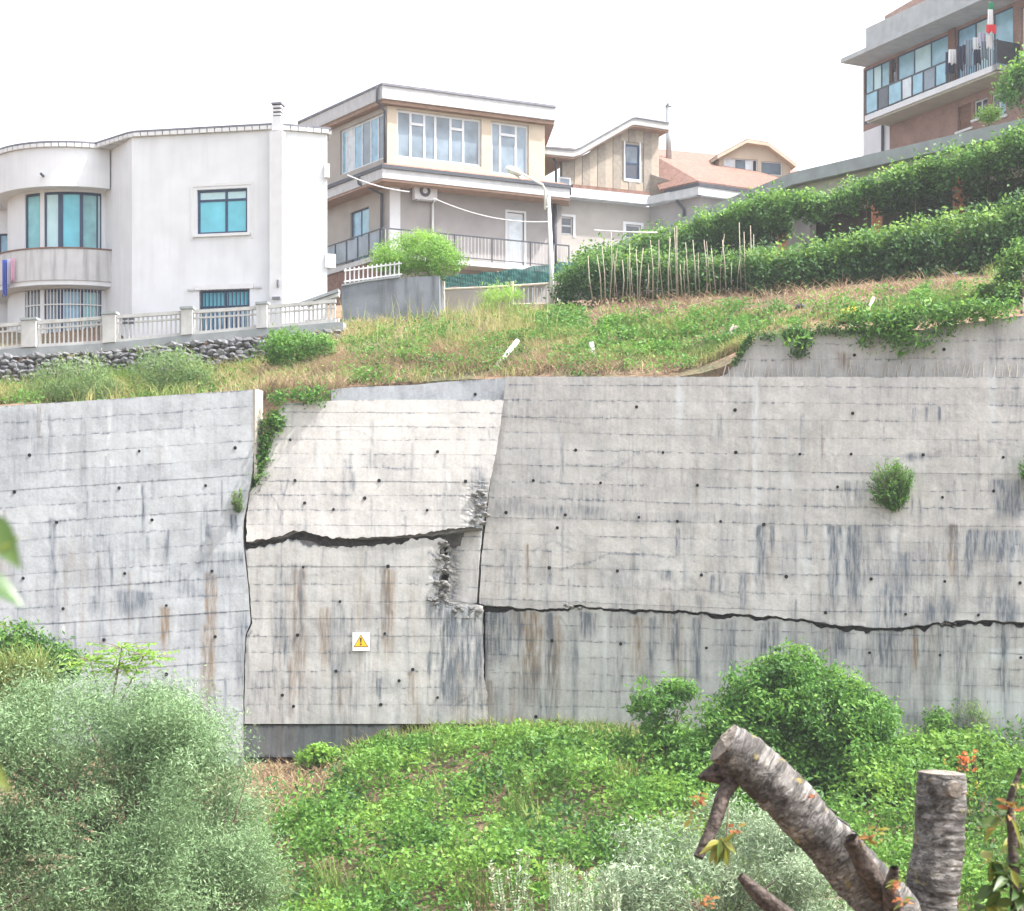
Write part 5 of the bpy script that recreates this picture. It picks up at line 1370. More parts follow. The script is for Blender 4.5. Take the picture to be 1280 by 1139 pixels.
def blades(name, base, h, w, tint, mat_, parent=None, lean=.35, kind=None):
    """bent grass blades, two quads each"""
    base = np.asarray(base, float); n = len(base)
    h = np.broadcast_to(np.asarray(h, float), (n,))[:, None]; w = np.broadcast_to(np.asarray(w, float), (n,))[:, None]
    a = rng.uniform(0, 2 * math.pi, n); side = np.stack([np.cos(a), np.sin(a), 0 * a], -1)
    ld = rng.normal(0, lean, (n, 3)); ld[:, 2] = 0
    mid = base + np.array([0, 0, 1]) * h * .55 + ld * h * .35
    tip = base + np.array([0, 0, 1]) * h * .95 + ld * h * 1.1
    v = np.stack([base - side * w * .5, base + side * w * .5, mid + side * w * .42, mid - side * w * .42, tip + side * w * .08, tip - side * w * .08], 1)
    k = np.arange(n, dtype=np.int32)[:, None] * 6
    q = np.concatenate([k + np.array([0, 1, 2, 3]), k + np.array([3, 2, 4, 5])], 0)
    return mkn(name, v.reshape(-1, 3), q, mat_, parent, {'tint': np.repeat(np.clip(np.broadcast_to(tint, (n,)), 0, 1), 6)}, kind=kind)

def crown_pts(ells, n_cl, per, cr, shell=.5, flat=.7, seed_noise=.3):
    """clumped points in a union of ellipsoids; returns points, clump value, outward dir, clump centres"""
    vol = np.array([e[1][0] * e[1][1] * e[1][2] for e in ells]) ** .67; vol /= vol.sum()
    ch = rng.choice(len(ells), n_cl, p=vol)
    cen = np.array([e[0] for e in ells])[ch]; rad = np.array([e[1] for e in ells])[ch]
    d = nrm(rng.normal(0, 1, (n_cl, 3)))
    r = shell + (1.04 - shell) * rng.random(n_cl) ** .6
    r *= 1 + seed_noise * (rng.random(n_cl) - .5)
    cc = cen + d * rad * r[:, None]
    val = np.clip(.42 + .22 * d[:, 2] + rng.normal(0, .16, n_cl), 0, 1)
    m_ = np.maximum(1, rng.poisson(per, n_cl))
    k = np.repeat(np.arange(n_cl), m_)
    pts = cc[k] + rng.normal(0, 1, (len(k), 3)) * cr * np.array([1, 1, flat]) * rng.uniform(.6, 1.3, n_cl)[k][:, None]
    return pts, val[k], d[k], cc

def branches(root, base, cc, n, r0, mat_, parent, lift=.35, name='trunk', trunk_top=None):
    mb = MB(); base = np.array(base, float); top = np.array(trunk_top if trunk_top is not None else base + (cc.mean(0) - base) * .45)
    tr = [base, base * .6 + top * .4 + rng.normal(0, .06, 3), top]
    mb.tube(tr, [r0, r0 * .8, r0 * .62], 9)
    for i in rng.choice(len(cc), min(n, len(cc)), replace=False):
        e_ = cc[i]; m1 = top + (e_ - top) * .4 + np.array([0, 0, lift * .3]) + rng.normal(0, .08, 3)
        mb.tube([top, m1, e_], [r0 * .38, r0 * .2, r0 * .06], 5)
    return mb.build(name, mat_, parent, smooth=True)

def tree(name, label, ells, base, n_cl, per, cr, L, ratio, leafm, barkm, cat='tree', group=None, up=.5, r0=.1, nb=18, tint=(0, 1), shell=.5, trunk_top=None, dirs_up=None, flat=.7):
    root = empty(name, base, label, cat, group)
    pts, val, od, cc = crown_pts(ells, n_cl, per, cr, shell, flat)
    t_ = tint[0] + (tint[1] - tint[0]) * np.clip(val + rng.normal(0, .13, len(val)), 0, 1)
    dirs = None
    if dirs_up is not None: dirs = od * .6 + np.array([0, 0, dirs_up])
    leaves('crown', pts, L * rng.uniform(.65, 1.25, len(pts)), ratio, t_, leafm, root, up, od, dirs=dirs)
    branches(root, base, cc, nb, r0, barkm, root, trunk_top=trunk_top)
    return root

def lobes(outline, Y, n, r, dy=1.0, seed=1):
    """uneven crown: small ellipsoids scattered inside a photo outline (list of (u, vtop, vbottom))"""
    q = random.Random(seed); a = np.array(outline, float); out_ = []
    for i in range(n):
        u = q.uniform(a[0, 0], a[-1, 0]); vt_ = np.interp(u, a[:, 0], a[:, 1]); vb_ = np.interp(u, a[:, 0], a[:, 2])
        rr = q.uniform(.55, 1.25) * r; f = q.random() ** 1.3
        v = min(vt_ + rr * .8 + f * max(0, vb_ - vt_ - 1.6 * rr), vb_)
        out_.append(E(u, v + q.uniform(-.25, .15) * rr, Y + q.uniform(-dy, dy) - dy * .6 * f, rr * q.uniform(.8, 1.3), rr * q.uniform(.7, 1.15)))
    return out_

def E(u, v, Y, ru, rv, ry=None):
    """ellipsoid from photo centre and half sizes in pixels at depth Y"""
    return (P(u, v, Y), np.array([ru / F * Y, (ry if ry else ru / F * Y * .8), rv / F * Y]))

# ------------------------------------------------------------------ bank above the wall: weeds and grass
btop = ip([(0, 486), (200, 468), (330, 446), (420, 414), (550, 398), (690, 388), (760, 378), (940, 368), (1100, 353), (1200, 346), (1280, 338)])
bbot = ip([(0, 512), (315, 492), (330, 506), (420, 486), (630, 473), (900, 472), (920, 452), (950, 420), (1050, 415), (1280, 396)])
nP = 54000
bu = rng.uniform(-120, 1440, nP); bf = rng.random(nP); bv = btop(bu) + (bbot(bu) - btop(bu)) * bf
bp_, okb = ground_hit(bu, bv, 51.0, 66.0, 90)
ok2 = okb & (bp_[:, 1] > ywall(bp_[:, 0]) + 1.25)
bu, bv, bf, bp_ = bu[ok2], bv[ok2], bf[ok2], bp_[ok2]
ZG = [  # u, v, ru, rv, weights: green leaf, grass tint centre, height, dryness
    (70, 480, 110, 35, .25, .32, .55), (210, 465, 70, 30, .5, .30, .45), (290, 478, 50, 14, .05, .62, .45), (370, 455, 60, 30, .3, .45, .5),
    (420, 465, 60, 14, .1, .95, .3), (540, 452, 80, 14, .1, .88, .25), (480, 462, 70, 10, .3, .45, .4), (560, 410, 80, 35, .2, .5, .5), (490, 425, 50, 25, .4, .42, .4), (620, 430, 60, 30, .2, .58, .5),
    (690, 410, 60, 20, .8, .2, .3), (720, 440, 90, 22, .5, .5, .35), (700, 462, 90, 8, .1, .85, .22), (820, 410, 60, 22, .7, .3, .3), (880, 415, 50, 30, .8, .25, .35), (790, 462, 110, 9, .05, .92, .2),
    (800, 383, 120, 12, .05, .95, .15), (1000, 378, 110, 18, .02, .97, .12), (1120, 362, 130, 16, .02, .95, .12), (960, 400, 70, 20, .3, .65, .22), (1060, 395, 40, 14, .3, .5, .25),
    (1150, 385, 60, 18, .85, .25, .3), (1230, 370, 50, 25, .4, .38, .45), (1200, 395, 60, 10, .6, .35, .4)]
wz = np.stack([np.exp(-(((bu - a) / c) ** 2 + ((bv - b_) / d_) ** 2)) for a, b_, c, d_, *_ in ZG], 1) + 1e-6
wz /= wz.sum(1, keepdims=True)
gz_ = np.array([z[4:] for z in ZG]); gl, gt_, gh = (wz @ gz_).T
patch = fbm(bp_[:, 0] * .9, bp_[:, 1] * .9, 201, 4)
patch2 = fbm(bp_[:, 0] * 2.2, bp_[:, 1] * 2.2, 231, 3)
isleaf = rng.random(len(bu)) < gl * 1.05 * sst(.48, .58, patch2 + .02) * sst(.36, .5, patch + .06)
thin = rng.random(len(bu)) < .10 + 1.2 * sst(.40, .60, fbm(bp_[:, 0] * .6, bp_[:, 1] * .6, 205, 3))
bare = (bu > 730) & (bu < 1235) & (bv < btop(bu) + 22 + 14 * (fbm(bu / 30, bv * 0, 221) - .5) * 2) & (rng.random(len(bu)) < .93)
isleaf &= ~bare
gsel = ~isleaf & thin & ~bare & (rng.random(len(bu)) > .93 * sst(.60, .88, gt_))
rep = 3
gb = np.repeat(bp_[gsel], rep, 0) + rng.normal(0, .09, (gsel.sum() * rep, 3)) * np.array([1, 1, 0])
gh_ = np.repeat(gh[gsel], rep) * rng.uniform(.35, 1.15, len(gb)); gtint = np.repeat(.12 + gt_[gsel] + (patch[gsel] - .5) * .9, rep) + rng.normal(0, .1, len(gb))
o = blades('bank_grass', gb, gh_, .028, gtint, 'grass_mix', None, .45, 'stuff'); tag(o, 'green and straw coloured grass on the bank above the wall', 'grass')
lsel = np.where(isleaf)[0]
lp_ = np.repeat(bp_[lsel], 6, 0); hN = .16 + .30 * sst(.4, .75, fbm(lp_[:, 0] * 1.3, lp_[:, 1] * 1.3, 207, 3))
lp_ = lp_ + np.stack([rng.normal(0, .12, len(lp_)), rng.normal(0, .12, len(lp_)), rng.random(len(lp_)) * hN], -1)
o = leaves('bank_weeds', lp_, rng.uniform(.07, .16, len(lp_)), .6, .35 + .3 * rng.random(len(lp_)) + .5 * (fbm(lp_[:, 0] * 2, lp_[:, 1] * 2, 209, 3) - .5), 'leaf_tree', None, .9, kind='stuff'); tag(o, 'low leafy weeds covering patches of the bank', 'weeds')
# scrubby clumps scattered over the bank
cu_ = np.concatenate([rng.uniform(430, 930, 120), rng.uniform(0, 330, 30), rng.uniform(930, 1260, 26)]); cf_ = rng.random(len(cu_)); cv_ = btop(cu_) + (bbot(cu_) - btop(cu_)) * (.15 + .8 * cf_)
cp_, cok = ground_hit(cu_, cv_, 51, 64, 80); cb_ = (cu_ > 730) & (cu_ < 1235) & (cv_ < btop(cu_) + 22); cp_ = cp_[cok & ~cb_]
kk = np.repeat(np.arange(len(cp_)), 110); cr_ = rng.uniform(.18, .5, len(cp_)); ch_ = rng.uniform(.15, .6, len(cp_)); tc_ = rng.normal(.45, .2, len(cp_))
q_ = cp_[kk] + np.stack([rng.normal(0, 1, len(kk)) * cr_[kk], rng.normal(0, 1, len(kk)) * cr_[kk], rng.random(len(kk)) ** .7 * ch_[kk]], -1)
o = leaves('bank_scrub', q_, rng.uniform(.06, .15, len(q_)), .45, tc_[kk] + rng.normal(0, .12, len(kk)), 'leaf_tree', None, .6, kind='stuff'); tag(o, 'small leafy scrub clumps dotted over the bank', 'scrub')
du2 = np.concatenate([rng.normal(420, 45, 700), rng.normal(560, 50, 700), rng.normal(700, 60, 400), rng.uniform(740, 1200, 500)]); dv2 = np.concatenate([rng.normal(462, 8, 700), rng.normal(450, 9, 700), rng.normal(462, 5, 400), rng.normal(0, 6, 500)])
dv2[1800:] = btop(du2[1800:]) + 12 + dv2[1800:]
dp2, dk2 = ground_hit(du2, dv2, 51, 64, 80); dp2 = np.repeat(dp2[dk2], 4, 0); dp2 = dp2 + rng.normal(0, .1, dp2.shape) * np.array([1, 1, .3])
o = blades('dead_scrub', dp2, rng.uniform(.1, .4, len(dp2)), .028, rng.normal(.95, .07, len(dp2)), 'grass_mix', None, 1.1, 'stuff'); tag(o, 'reddish brown dead scrub lying on the bank', 'dry scrub')
# tall straw stalks near the tank and lamp
tu = np.concatenate([rng.normal(565, 45, 200), rng.normal(630, 22, 90), rng.uniform(430, 700, 90)]); tv = rng.uniform(395, 440, len(tu))
tp_, tok = ground_hit(tu, tv, 51, 64, 60)
tp_ = tp_[tok]
o = blades('tall_grass', tp_, rng.uniform(.5, 1.3, len(tp_)), .025, rng.normal(.64, .10, len(tp_)), 'grass_mix', None, .22, 'stuff'); tag(o, 'tall yellowing grass stalks in front of the stained tank', 'grass')

def bush(label, ells, base, n_cl, per, cr, L, ratio, lm, name='bush', cat='bush', group=None, **kw):
    return tree(name, label, ells, base, n_cl, per, cr, L, ratio, lm, 'bark', cat, group, r0=kw.pop('r0', .04), nb=kw.pop('nb', 10), **kw)
def gbase(u, v, y0=51.2, y1=66):
    p, k = ground_hit(np.array([u]), np.array([v]), y0, y1, 100); return p[0]
# individual bushes on the bank
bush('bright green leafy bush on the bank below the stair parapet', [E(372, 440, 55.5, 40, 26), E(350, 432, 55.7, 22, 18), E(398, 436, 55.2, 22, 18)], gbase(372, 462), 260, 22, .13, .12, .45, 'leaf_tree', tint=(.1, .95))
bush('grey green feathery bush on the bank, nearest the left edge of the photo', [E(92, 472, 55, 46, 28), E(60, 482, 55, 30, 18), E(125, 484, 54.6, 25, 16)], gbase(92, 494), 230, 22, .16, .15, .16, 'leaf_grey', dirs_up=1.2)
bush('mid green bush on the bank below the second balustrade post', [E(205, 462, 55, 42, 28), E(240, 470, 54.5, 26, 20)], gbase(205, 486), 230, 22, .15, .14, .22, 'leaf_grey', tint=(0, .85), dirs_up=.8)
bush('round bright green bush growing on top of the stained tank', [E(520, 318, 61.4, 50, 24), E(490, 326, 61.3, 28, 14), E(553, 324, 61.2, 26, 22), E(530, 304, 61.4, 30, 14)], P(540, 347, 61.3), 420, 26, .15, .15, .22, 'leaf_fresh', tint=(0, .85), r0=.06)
bush('yellow green feathery shrub in front of the pale wall under the net', [E(626, 372, 60.5, 22, 20), E(612, 380, 60.3, 14, 14), E(640, 366, 60.6, 10, 10)], gbase(626, 400), 120, 20, .13, .18, .12, 'leaf_fresh', tint=(.4, 1), dirs_up=1.5)
bush('small dark bush at the foot of the yellow green shrub', [E(618, 396, 59.8, 14, 10)], gbase(618, 410), 60, 20, .1, .1, .4, 'leaf_dark')
# plants hanging over the upper right wall
hv = []
for (u0_, v0_, n_, ln) in ((1098, 392, 30, 30), (1125, 400, 40, 28), (1150, 392, 30, 22), (1180, 388, 24, 18), (1210, 385, 20, 14), (1065, 388, 14, 18), (1000, 418, 8, 20), (1240, 380, 18, 14)):
    for k in range(n_):
        u = u0_ + rng.normal(0, 15); v = v0_ + abs(rng.normal(0, 1)) * ln * .7
        hv.append(PL8.hit(u, v) + PL8.nv * (.1 + .3 * rng.random()))
hv = np.array(hv); kk = np.repeat(np.arange(len(hv)), 22)
hr = empty('hanging_plant', PL8.hit(1130, 430), 'leafy green plants drooping over the edge of the upper right wall', 'plant')
leaves('foliage', hv[kk] + rng.normal(0, .14, (len(kk), 3)), rng.uniform(.08, .22, len(kk)), .4, .45 + .25 * rng.normal(0, 1, len(kk)), 'leaf_tree', hr, .4)
hr2 = empty('hanging_plant', PL8.hit(1000, 430), 'thin vine hanging over the pale left end of the upper right wall', 'plant')
hv = np.array([PL8.hit(u, v) + PL8.nv * .12 for u, v in [(1000 + rng.normal(0, 5) + (1 - abs(1 - (t_ * 2))) * 4, 412 + t_ * 34) for t_ in rng.random(50)] + [(940 - t_ * 22, 420 + t_ * 36) for t_ in rng.random(60)] + [(u_, t8(u_) + rng.normal(0, 2)) for u_ in rng.uniform(950, 1080, 120)]])
kk = np.repeat(np.arange(len(hv)), 9); leaves('foliage', hv[kk] + rng.normal(0, .06, (len(kk), 3)), rng.uniform(.06, .13, len(kk)), .5, .35 + .2 * rng.normal(0, 1, len(kk)), 'leaf_dark', hr2, .3)
bush('big dark green bush at the right edge beside the upper wall', [E(1285, 345, 50.5, 32, 38), E(1262, 372, 50, 14, 16)], gbase(1278, 392, 48, 60), 260, 26, .14, .14, .5, 'leaf_dark', tint=(.1, .95))
bush('grey weedy bush with fine leaves left of the dark bush', [E(1225, 382, 51.5, 34, 16), E(1190, 392, 50.6, 26, 10)], gbase(1215, 398, 48, 60), 150, 20, .13, .13, .15, 'leaf_grey', dirs_up=1)
bush('yellow flowering weed at the rim of the upper right wall', [E(1063, 393, 51.2, 9, 9)], gbase(1063, 402, 49, 60), 30, 16, .07, .09, .5, 'flower', tint=(.8, 1), nb=4)
# white pipe, post and broken trunk
def rod(name, a, b_, r0, r1, m_, label, cat):
    o = MB().tube([a, (np.array(a) + np.array(b_)) / 2 + np.array([.02, 0, .01]), b_], [r0, (r0 + r1) / 2, r1], 8).build(name, m_, None, smooth=True); tag(o, label, cat); return o
rod('plastic_pipe', P(612, 468, 52.6), P(647, 426, 53.4), .075, .075, 'pipe_white', 'white plastic pipe lying slanted on the bank above the middle slab', 'pipe')
rod('marker_post', P(740, 452, 53.2), P(739, 428, 53.2), .10, .07, 'pipe_white', 'short white post standing among the weeds on the bank', 'post')
rod('tree_stump', P(897, 444, 52.4), P(919, 407, 52.6), .13, .09, 'bark_pale', 'pale leaning broken tree trunk at the left end of the upper right wall', 'trunk')
rod('timber_post', P(1078, 402, 51), P(1092, 372, 51.2), .06, .05, 'wood_grey', 'short leaning grey timber stick above the hanging plants', 'stick')
for (u_, v_, w, lb_) in ((1196, 342, 11, 'pale rounded boulder at the top of the bare soil before the hedge'), (1000, 380, 7, 'small grey stone on the bare brown soil of the bank')):
    vv, ff = chunk_mesh(1, 77 + w); pb_ = gbase(u_, v_ + 4, 50, 62); sc = w / F * pb_[1]
    tag(mk('boulder', vv * np.array([sc, sc, sc * .5]) + pb_ + np.array([0, 0, sc * .1]), ff, 'stone'), lb_, 'rock')

# bamboo stakes in front of the hedge
EXTRA = [(u_, 372 - (u_ - 745) * .03, u_ + RR.uniform(-6, 6), RR.uniform(292, 338)) for u_ in (768, 772, 783, 792, 807, 811, 821, 829, 841, 857, 875, 889, 900, 914, 921, 948)]
ORD = ['second', 'third', 'fourth', 'leftmost', 'fifth', 'sixth', 'seventh', 'eighth', 'ninth', 'tenth', 'eleventh', 'twelfth', 'thirteenth', 'fourteenth', 'fifteenth', 'sixteenth', 'seventeenth', 'eighteenth', 'nineteenth', 'twentieth', 'twenty first', 'twenty second']
for i, (u0_, v0_, u1_, v1_) in enumerate([(752, 376, 746, 318), (757, 378, 752, 305), (762, 378, 764, 290), (741, 374, 735, 320), (778, 375, 778, 325), (788, 372, 787, 305), (797, 375, 795, 312), (799, 374, 804, 310), (816, 372, 813, 300), (836, 371, 838, 298), (846, 370, 843, 285), (848, 371, 846, 282), (853, 369, 850, 330), (862, 368, 857, 303), (870, 368, 866, 300), (884, 366, 880, 300), (895, 364, 889, 310), (908, 366, 903, 300), (927, 366, 924, 278), (933, 366, 930, 290), (937, 366, 938, 282), (944, 364, 942, 293)] + EXTRA):
    o = MB().tube([P(u0_, v0_ + 3, 58.2), P((u0_ + u1_) / 2 + RR.uniform(-2, 2), (v0_ + v1_) / 2, 58.0), P(u1_, v1_, 58.0)], ([.026, .021, .013] if i < 22 else [.016, .013, .009]), 6).build('garden_stake', 'bamboo', None, smooth=True)
    tag(o, ('thin pale bamboo stake, %s of the row before the vines%s' % (ORD[i], '' if ORD[i] == 'leftmost' else ' counted from the left')) if i < 22 else 'very thin crooked cane between the bamboo stakes before the vines', 'stake', 'bamboo stakes before the hedge' if i < 22 else 'thin canes among the stakes')


# hedge and vines
def hedge(name, label, path, hh, dd, n_cl, per, cr, L, ratio, lm, tint, top=1.0, rag=16):
    """path: list of (u, vbottom, vtop, Y)"""
    a = np.array(path, float)
    root = empty(name, P(a[:, 0].mean(), a[:, 1].mean(), a[:, 3].mean()), label, 'hedge')
    u = rng.uniform(a[0, 0], a[-1, 0], n_cl); vb_ = np.interp(u, a[:, 0], a[:, 1]); vt_ = np.interp(u, a[:, 0], a[:, 2]); Y = np.interp(u, a[:, 0], a[:, 3])
    f = rng.random(n_cl) ** .8
    jag = (fbm(u / 11, u * 0, 301, 4) - .5) * rag; jag2 = (fbm(u / 9, u * 0 + 4, 303, 4) - .5) * rag * 1.6
    v = (vb_ + jag2) + (vt_ + jag - vb_ - jag2) * f
    dep = rng.random(n_cl) * dd * (1 - .0 * f)
    c = np.stack([(u - U0) / F * (Y + dep), Y + dep + .25 * rng.normal(0, 1, n_cl), (V0 - v) / F * Y], -1)
    val = np.clip(.14 + .75 * f ** 3.5 * top + rng.normal(0, .13, n_cl) - .15 * (dep / dd), 0, 1)  # tops lightened, lower and deeper clumps darkened: shade put into leaf tint
    stray = rng.random(n_cl) < .05; v = np.where(stray, vt_ - rng.random(n_cl) * 12, v); c[:, 2] = (V0 - v) / F * Y
    k = np.repeat(np.arange(n_cl), per)
    pts = c[k] + rng.normal(0, cr, (len(k), 3))
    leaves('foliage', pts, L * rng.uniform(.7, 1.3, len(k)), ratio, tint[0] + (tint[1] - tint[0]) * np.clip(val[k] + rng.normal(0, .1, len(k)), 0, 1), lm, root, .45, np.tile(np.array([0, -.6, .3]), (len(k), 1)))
    for i in range(10):
        j = int(rng.integers(n_cl)); q = c[j]; MB().tube([(q[0], q[1] + .3, 10.2), (q[0] + .1, q[1] + .3, q[2])], [.04, .015], 5).build('stem', 'bark', root)
    return root
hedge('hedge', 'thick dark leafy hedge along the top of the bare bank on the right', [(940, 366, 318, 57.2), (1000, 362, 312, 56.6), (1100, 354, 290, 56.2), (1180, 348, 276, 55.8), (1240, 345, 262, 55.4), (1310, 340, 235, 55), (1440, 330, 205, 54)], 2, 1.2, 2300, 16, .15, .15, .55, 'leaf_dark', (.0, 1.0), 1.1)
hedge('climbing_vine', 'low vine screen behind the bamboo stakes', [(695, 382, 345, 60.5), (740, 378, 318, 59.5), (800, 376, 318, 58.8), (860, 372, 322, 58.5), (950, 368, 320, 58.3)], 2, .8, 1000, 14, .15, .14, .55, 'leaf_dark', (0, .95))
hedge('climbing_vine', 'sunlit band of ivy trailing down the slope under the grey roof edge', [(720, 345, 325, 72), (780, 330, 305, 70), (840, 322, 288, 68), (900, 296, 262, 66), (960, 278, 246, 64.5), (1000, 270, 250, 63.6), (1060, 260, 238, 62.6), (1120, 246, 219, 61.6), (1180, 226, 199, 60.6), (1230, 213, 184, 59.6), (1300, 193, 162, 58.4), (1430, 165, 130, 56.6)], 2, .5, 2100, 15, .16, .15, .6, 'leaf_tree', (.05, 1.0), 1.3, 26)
hedge('climbing_vine', 'dark ivy curtain hanging in the mouth of the loggia', [(850, 330, 300, 67), (920, 325, 280, 66), (965, 305, 270, 65.5), (985, 290, 270, 65)], 2, .4, 420, 14, .16, .15, .6, 'leaf_dark', (0, .6))
hedge('climbing_vine', 'dark ivy mass between the two brick pillars', [(1100, 258, 240, 62.4), (1120, 262, 235, 62.1), (1150, 272, 225, 61.8), (1185, 265, 215, 61.3)], 2, .4, 330, 14, .16, .15, .6, 'leaf_dark', (0, .65))
hedge('climbing_vine', 'dark ivy mass filling the loggia right of the nearer brick pillar', [(1206, 235, 205, 61), (1230, 262, 195, 60.6), (1260, 275, 190, 60.0), (1310, 285, 170, 59.2), (1430, 270, 145, 57.2)], 2, .4, 460, 14, .16, .15, .6, 'leaf_dark', (0, .7))
tree('garden_tree', 'leafy tree rising at the right edge in front of the brick building', [E(1272, 108, 66, 22, 28), E(1290, 90, 66, 24, 24)], P(1285, 200, 66), 130, 26, .2, .18, .5, 'leaf_tree', 'bark', r0=.1)
bush('small light green bush at the brick building window above the roof edge', [E(1237, 143, 74, 14, 8)], P(1237, 158, 74), 40, 22, .14, .15, .4, 'leaf_fresh', nb=5)

# plants on and in the wall
def wallbush(label, pl, u, v, ru, rv, n_cl, lm, out=.3):
    c = pl.hit(u, v) + pl.nv * out; r_ = np.array([ru / F * c[1], .3, rv / F * c[1]])
    base = pl.hit(u + 3, v + rv * 1.0) + pl.nv * .02
    root = empty('wall_shrub', base, label, 'shrub')
    n = n_cl; d = nrm(rng.normal(0, 1, (n, 3)) + np.array([0, -.35, .25])); tip = c + d * r_ * rng.uniform(.65, 1.05, (n, 1)); tip[:, 1] = np.minimum(tip[:, 1], pl.hit(u, v)[1] + .0)
    mb = MB(); P_, D_ = [], []
    for t_ in tip:
        mb.tube([base, (base + t_) / 2 + np.array([0, -.05, .05]), t_], [.014, .009, .004], 4)
        for f in np.linspace(.35, 1, 13): P_.append(base + (t_ - base) * f); D_.append(nrm(t_ - base))
    P_ = np.repeat(np.array(P_), 3, 0) + rng.normal(0, .035, (len(P_) * 3, 3)); D_ = np.repeat(np.array(D_), 3, 0)
    leaves('foliage', P_, rng.uniform(.08, .15, len(P_)), .28, .45 + .4 * (P_[:, 2] - c[2]) / r_[2] * .5 + rng.normal(0, .13, len(P_)), lm, root, .3, dirs=D_ * 1.2)
    mb.build('stem', 'bark', root)
wallbush('round green shrub growing out of the face of the right concrete section', PL4, 1116, 607, 32, 32, 110, 'leaf_tree')
wallbush('part of a green shrub on the wall cut off by the right edge', PL4, 1290, 592, 18, 22, 50, 'leaf_tree')
wallbush('wispy weed sprouting at the right end of the left section', PL1, 297, 624, 6, 16, 14, 'leaf_grey', .12)
gp = empty('crevice_plant', P(335, 600, 50.4), 'green weeds filling the gap between left section and slid slab', 'plant')
c = []
for (u_, v_, ru, rv, n_) in ((346, 527, 11, 13, 60), (332, 545, 9, 22, 50), (328, 575, 7, 22, 50), (323, 598, 6, 12, 24), (390, 494, 26, 7, 60), (352, 497, 14, 6, 24)):
    for _ in range(n_): c.append(P(u_ + rng.normal(0, .5) * ru, v_ + rng.normal(0, .5) * rv, 50.35 + rng.normal(0, .12)))
c = np.array(c); kk = np.repeat(np.arange(len(c)), 9)
leaves('foliage', c[kk] + rng.normal(0, .09, (len(kk), 3)), rng.uniform(.07, .16, len(kk)), .5, .38 + .25 * rng.normal(0, 1, len(kk)), 'leaf_tree', gp, .6)
dg = blades('dead_stems', np.stack([P(u_, v_, 51.3) for u_, v_ in zip(rng.uniform(320, 430, 500), rng.uniform(480, 505, 500))]), rng.uniform(.25, .6, 500), .03, rng.normal(.92, .07, 500), 'grass_mix', None, .9, 'stuff'); tag(dg, 'brown dead stems spilling over the top of the gap', 'dry grass')
# soil spill in the gap
sp = MB().px(Plane(335, 550, 50.95, 0, .25), [(316, 500), (345, 500), (420, 488), (420, 520), (352, 520), (340, 560), (318, 640), (308, 640)], 0, -.5).build('soil_bank', 'soil_brown'); tag(sp, None, None, None, 'structure')

# ------------------------------------------------------------------ lower slope: brambles
nB = 33000
x = rng.uniform(-13, 19, nB); y = rng.uniform(34, 49.6, nB)
y = np.minimum(y, ywall(x) - .25)
uu = U0 + x / y * F
lump = fbm(x * .55, y * .8, 401, 4); lump2 = fbm(x * 1.7, y * 2.2, 403, 3)
keep = (uu > 290) & (uu < 1440) & ~((uu < 440 - 12 * (49 - y)) & (y > 43.5)) & (rng.random(nB) < .12 + 1.1 * sst(.32, .55, lump2))
x, y, lump, lump2, uu = x[keep], y[keep], lump[keep], lump2[keep], uu[keep]
hB = (.10 + 1.15 * sst(.3, .75, lump) + .9 * (lump2 - .4)) * (.12 + .88 * sst(.3, 4.5, ywall(x) - y))
kk = np.repeat(np.arange(len(x)), 7)
px = x[kk] + rng.normal(0, .14, len(kk)); py = y[kk] + rng.normal(0, .14, len(kk)); py = np.minimum(py, ywall(px) - .15)
pz = z_lo(px, py) + np.maximum(.02, hB[kk] * (1 - .55 * rng.random(len(kk)) ** 2) + rng.normal(0, .06, len(kk)))
tB = .52 + 1.0 * (fbm(px * .9, py * .9, 405, 4) - .5) + .35 * (lump2[kk] - .5) + rng.normal(0, .13, len(kk))
o = leaves('brambles', np.stack([px, py, pz], -1), rng.uniform(.08, .17, len(kk)), .62, tB, 'leaf_bramble', None, .75, kind='stuff'); tag(o, 'dense green brambles covering the slope at the foot of the wall', 'brambles')
# grasses near wall foot and beside the bare soil
nG = 9000
gx = rng.uniform(-9, 19, nG); gy = ywall(gx) - .2 - abs(rng.normal(0, 1.1, nG)); gu = U0 + gx / gy * F
kp = (gu > 425) | (gy < 46.8); kp &= (rng.random(nG) < np.where((gu > 430) & (gu < 560), 1, .45))
gx, gy = gx[kp], gy[kp]
o = blades('slope_grass', np.stack([gx, gy, z_lo(gx, gy)], -1), rng.uniform(.15, .5, len(gx)), .03, rng.normal(.5, .17, len(gx)), 'grass_mix', None, .35, 'stuff'); tag(o, 'grass and straw along the foot of the wall', 'grass')
# taller mixed weeds scattered through the brambles
wx = rng.uniform(-11, 15, 90); wy = rng.uniform(36, 47, 90); wu = U0 + wx / wy * F; wk = (wu > 330); wx, wy = wx[wk], wy[wk]
kk = np.repeat(np.arange(len(wx)), 34); hh2 = rng.uniform(.5, 1.1, len(wx))
qx = wx[kk] + rng.normal(0, .16, len(kk)); qy = wy[kk] + rng.normal(0, .16, len(kk))
o = blades('slope_stalks', np.stack([qx, qy, z_lo(qx, qy) + .25], -1), hh2[kk] * rng.uniform(.5, 1.1, len(kk)), .028, np.repeat(rng.normal(.42, .18, len(wx)), 34), 'grass_mix', None, .3, 'stuff'); tag(o, 'tufts of taller grass standing up through the brambles', 'grass')
wx2 = rng.uniform(-11, 15, 150); wy2 = rng.uniform(36, 46.5, 150); kk = np.repeat(np.arange(150), 60); rr2 = rng.uniform(.2, .5, 150)
qx = wx2[kk] + rng.normal(0, 1, len(kk)) * rr2[kk]; qy = wy2[kk] + rng.normal(0, 1, len(kk)) * rr2[kk]; ku = (U0 + qx / qy * F) > 330
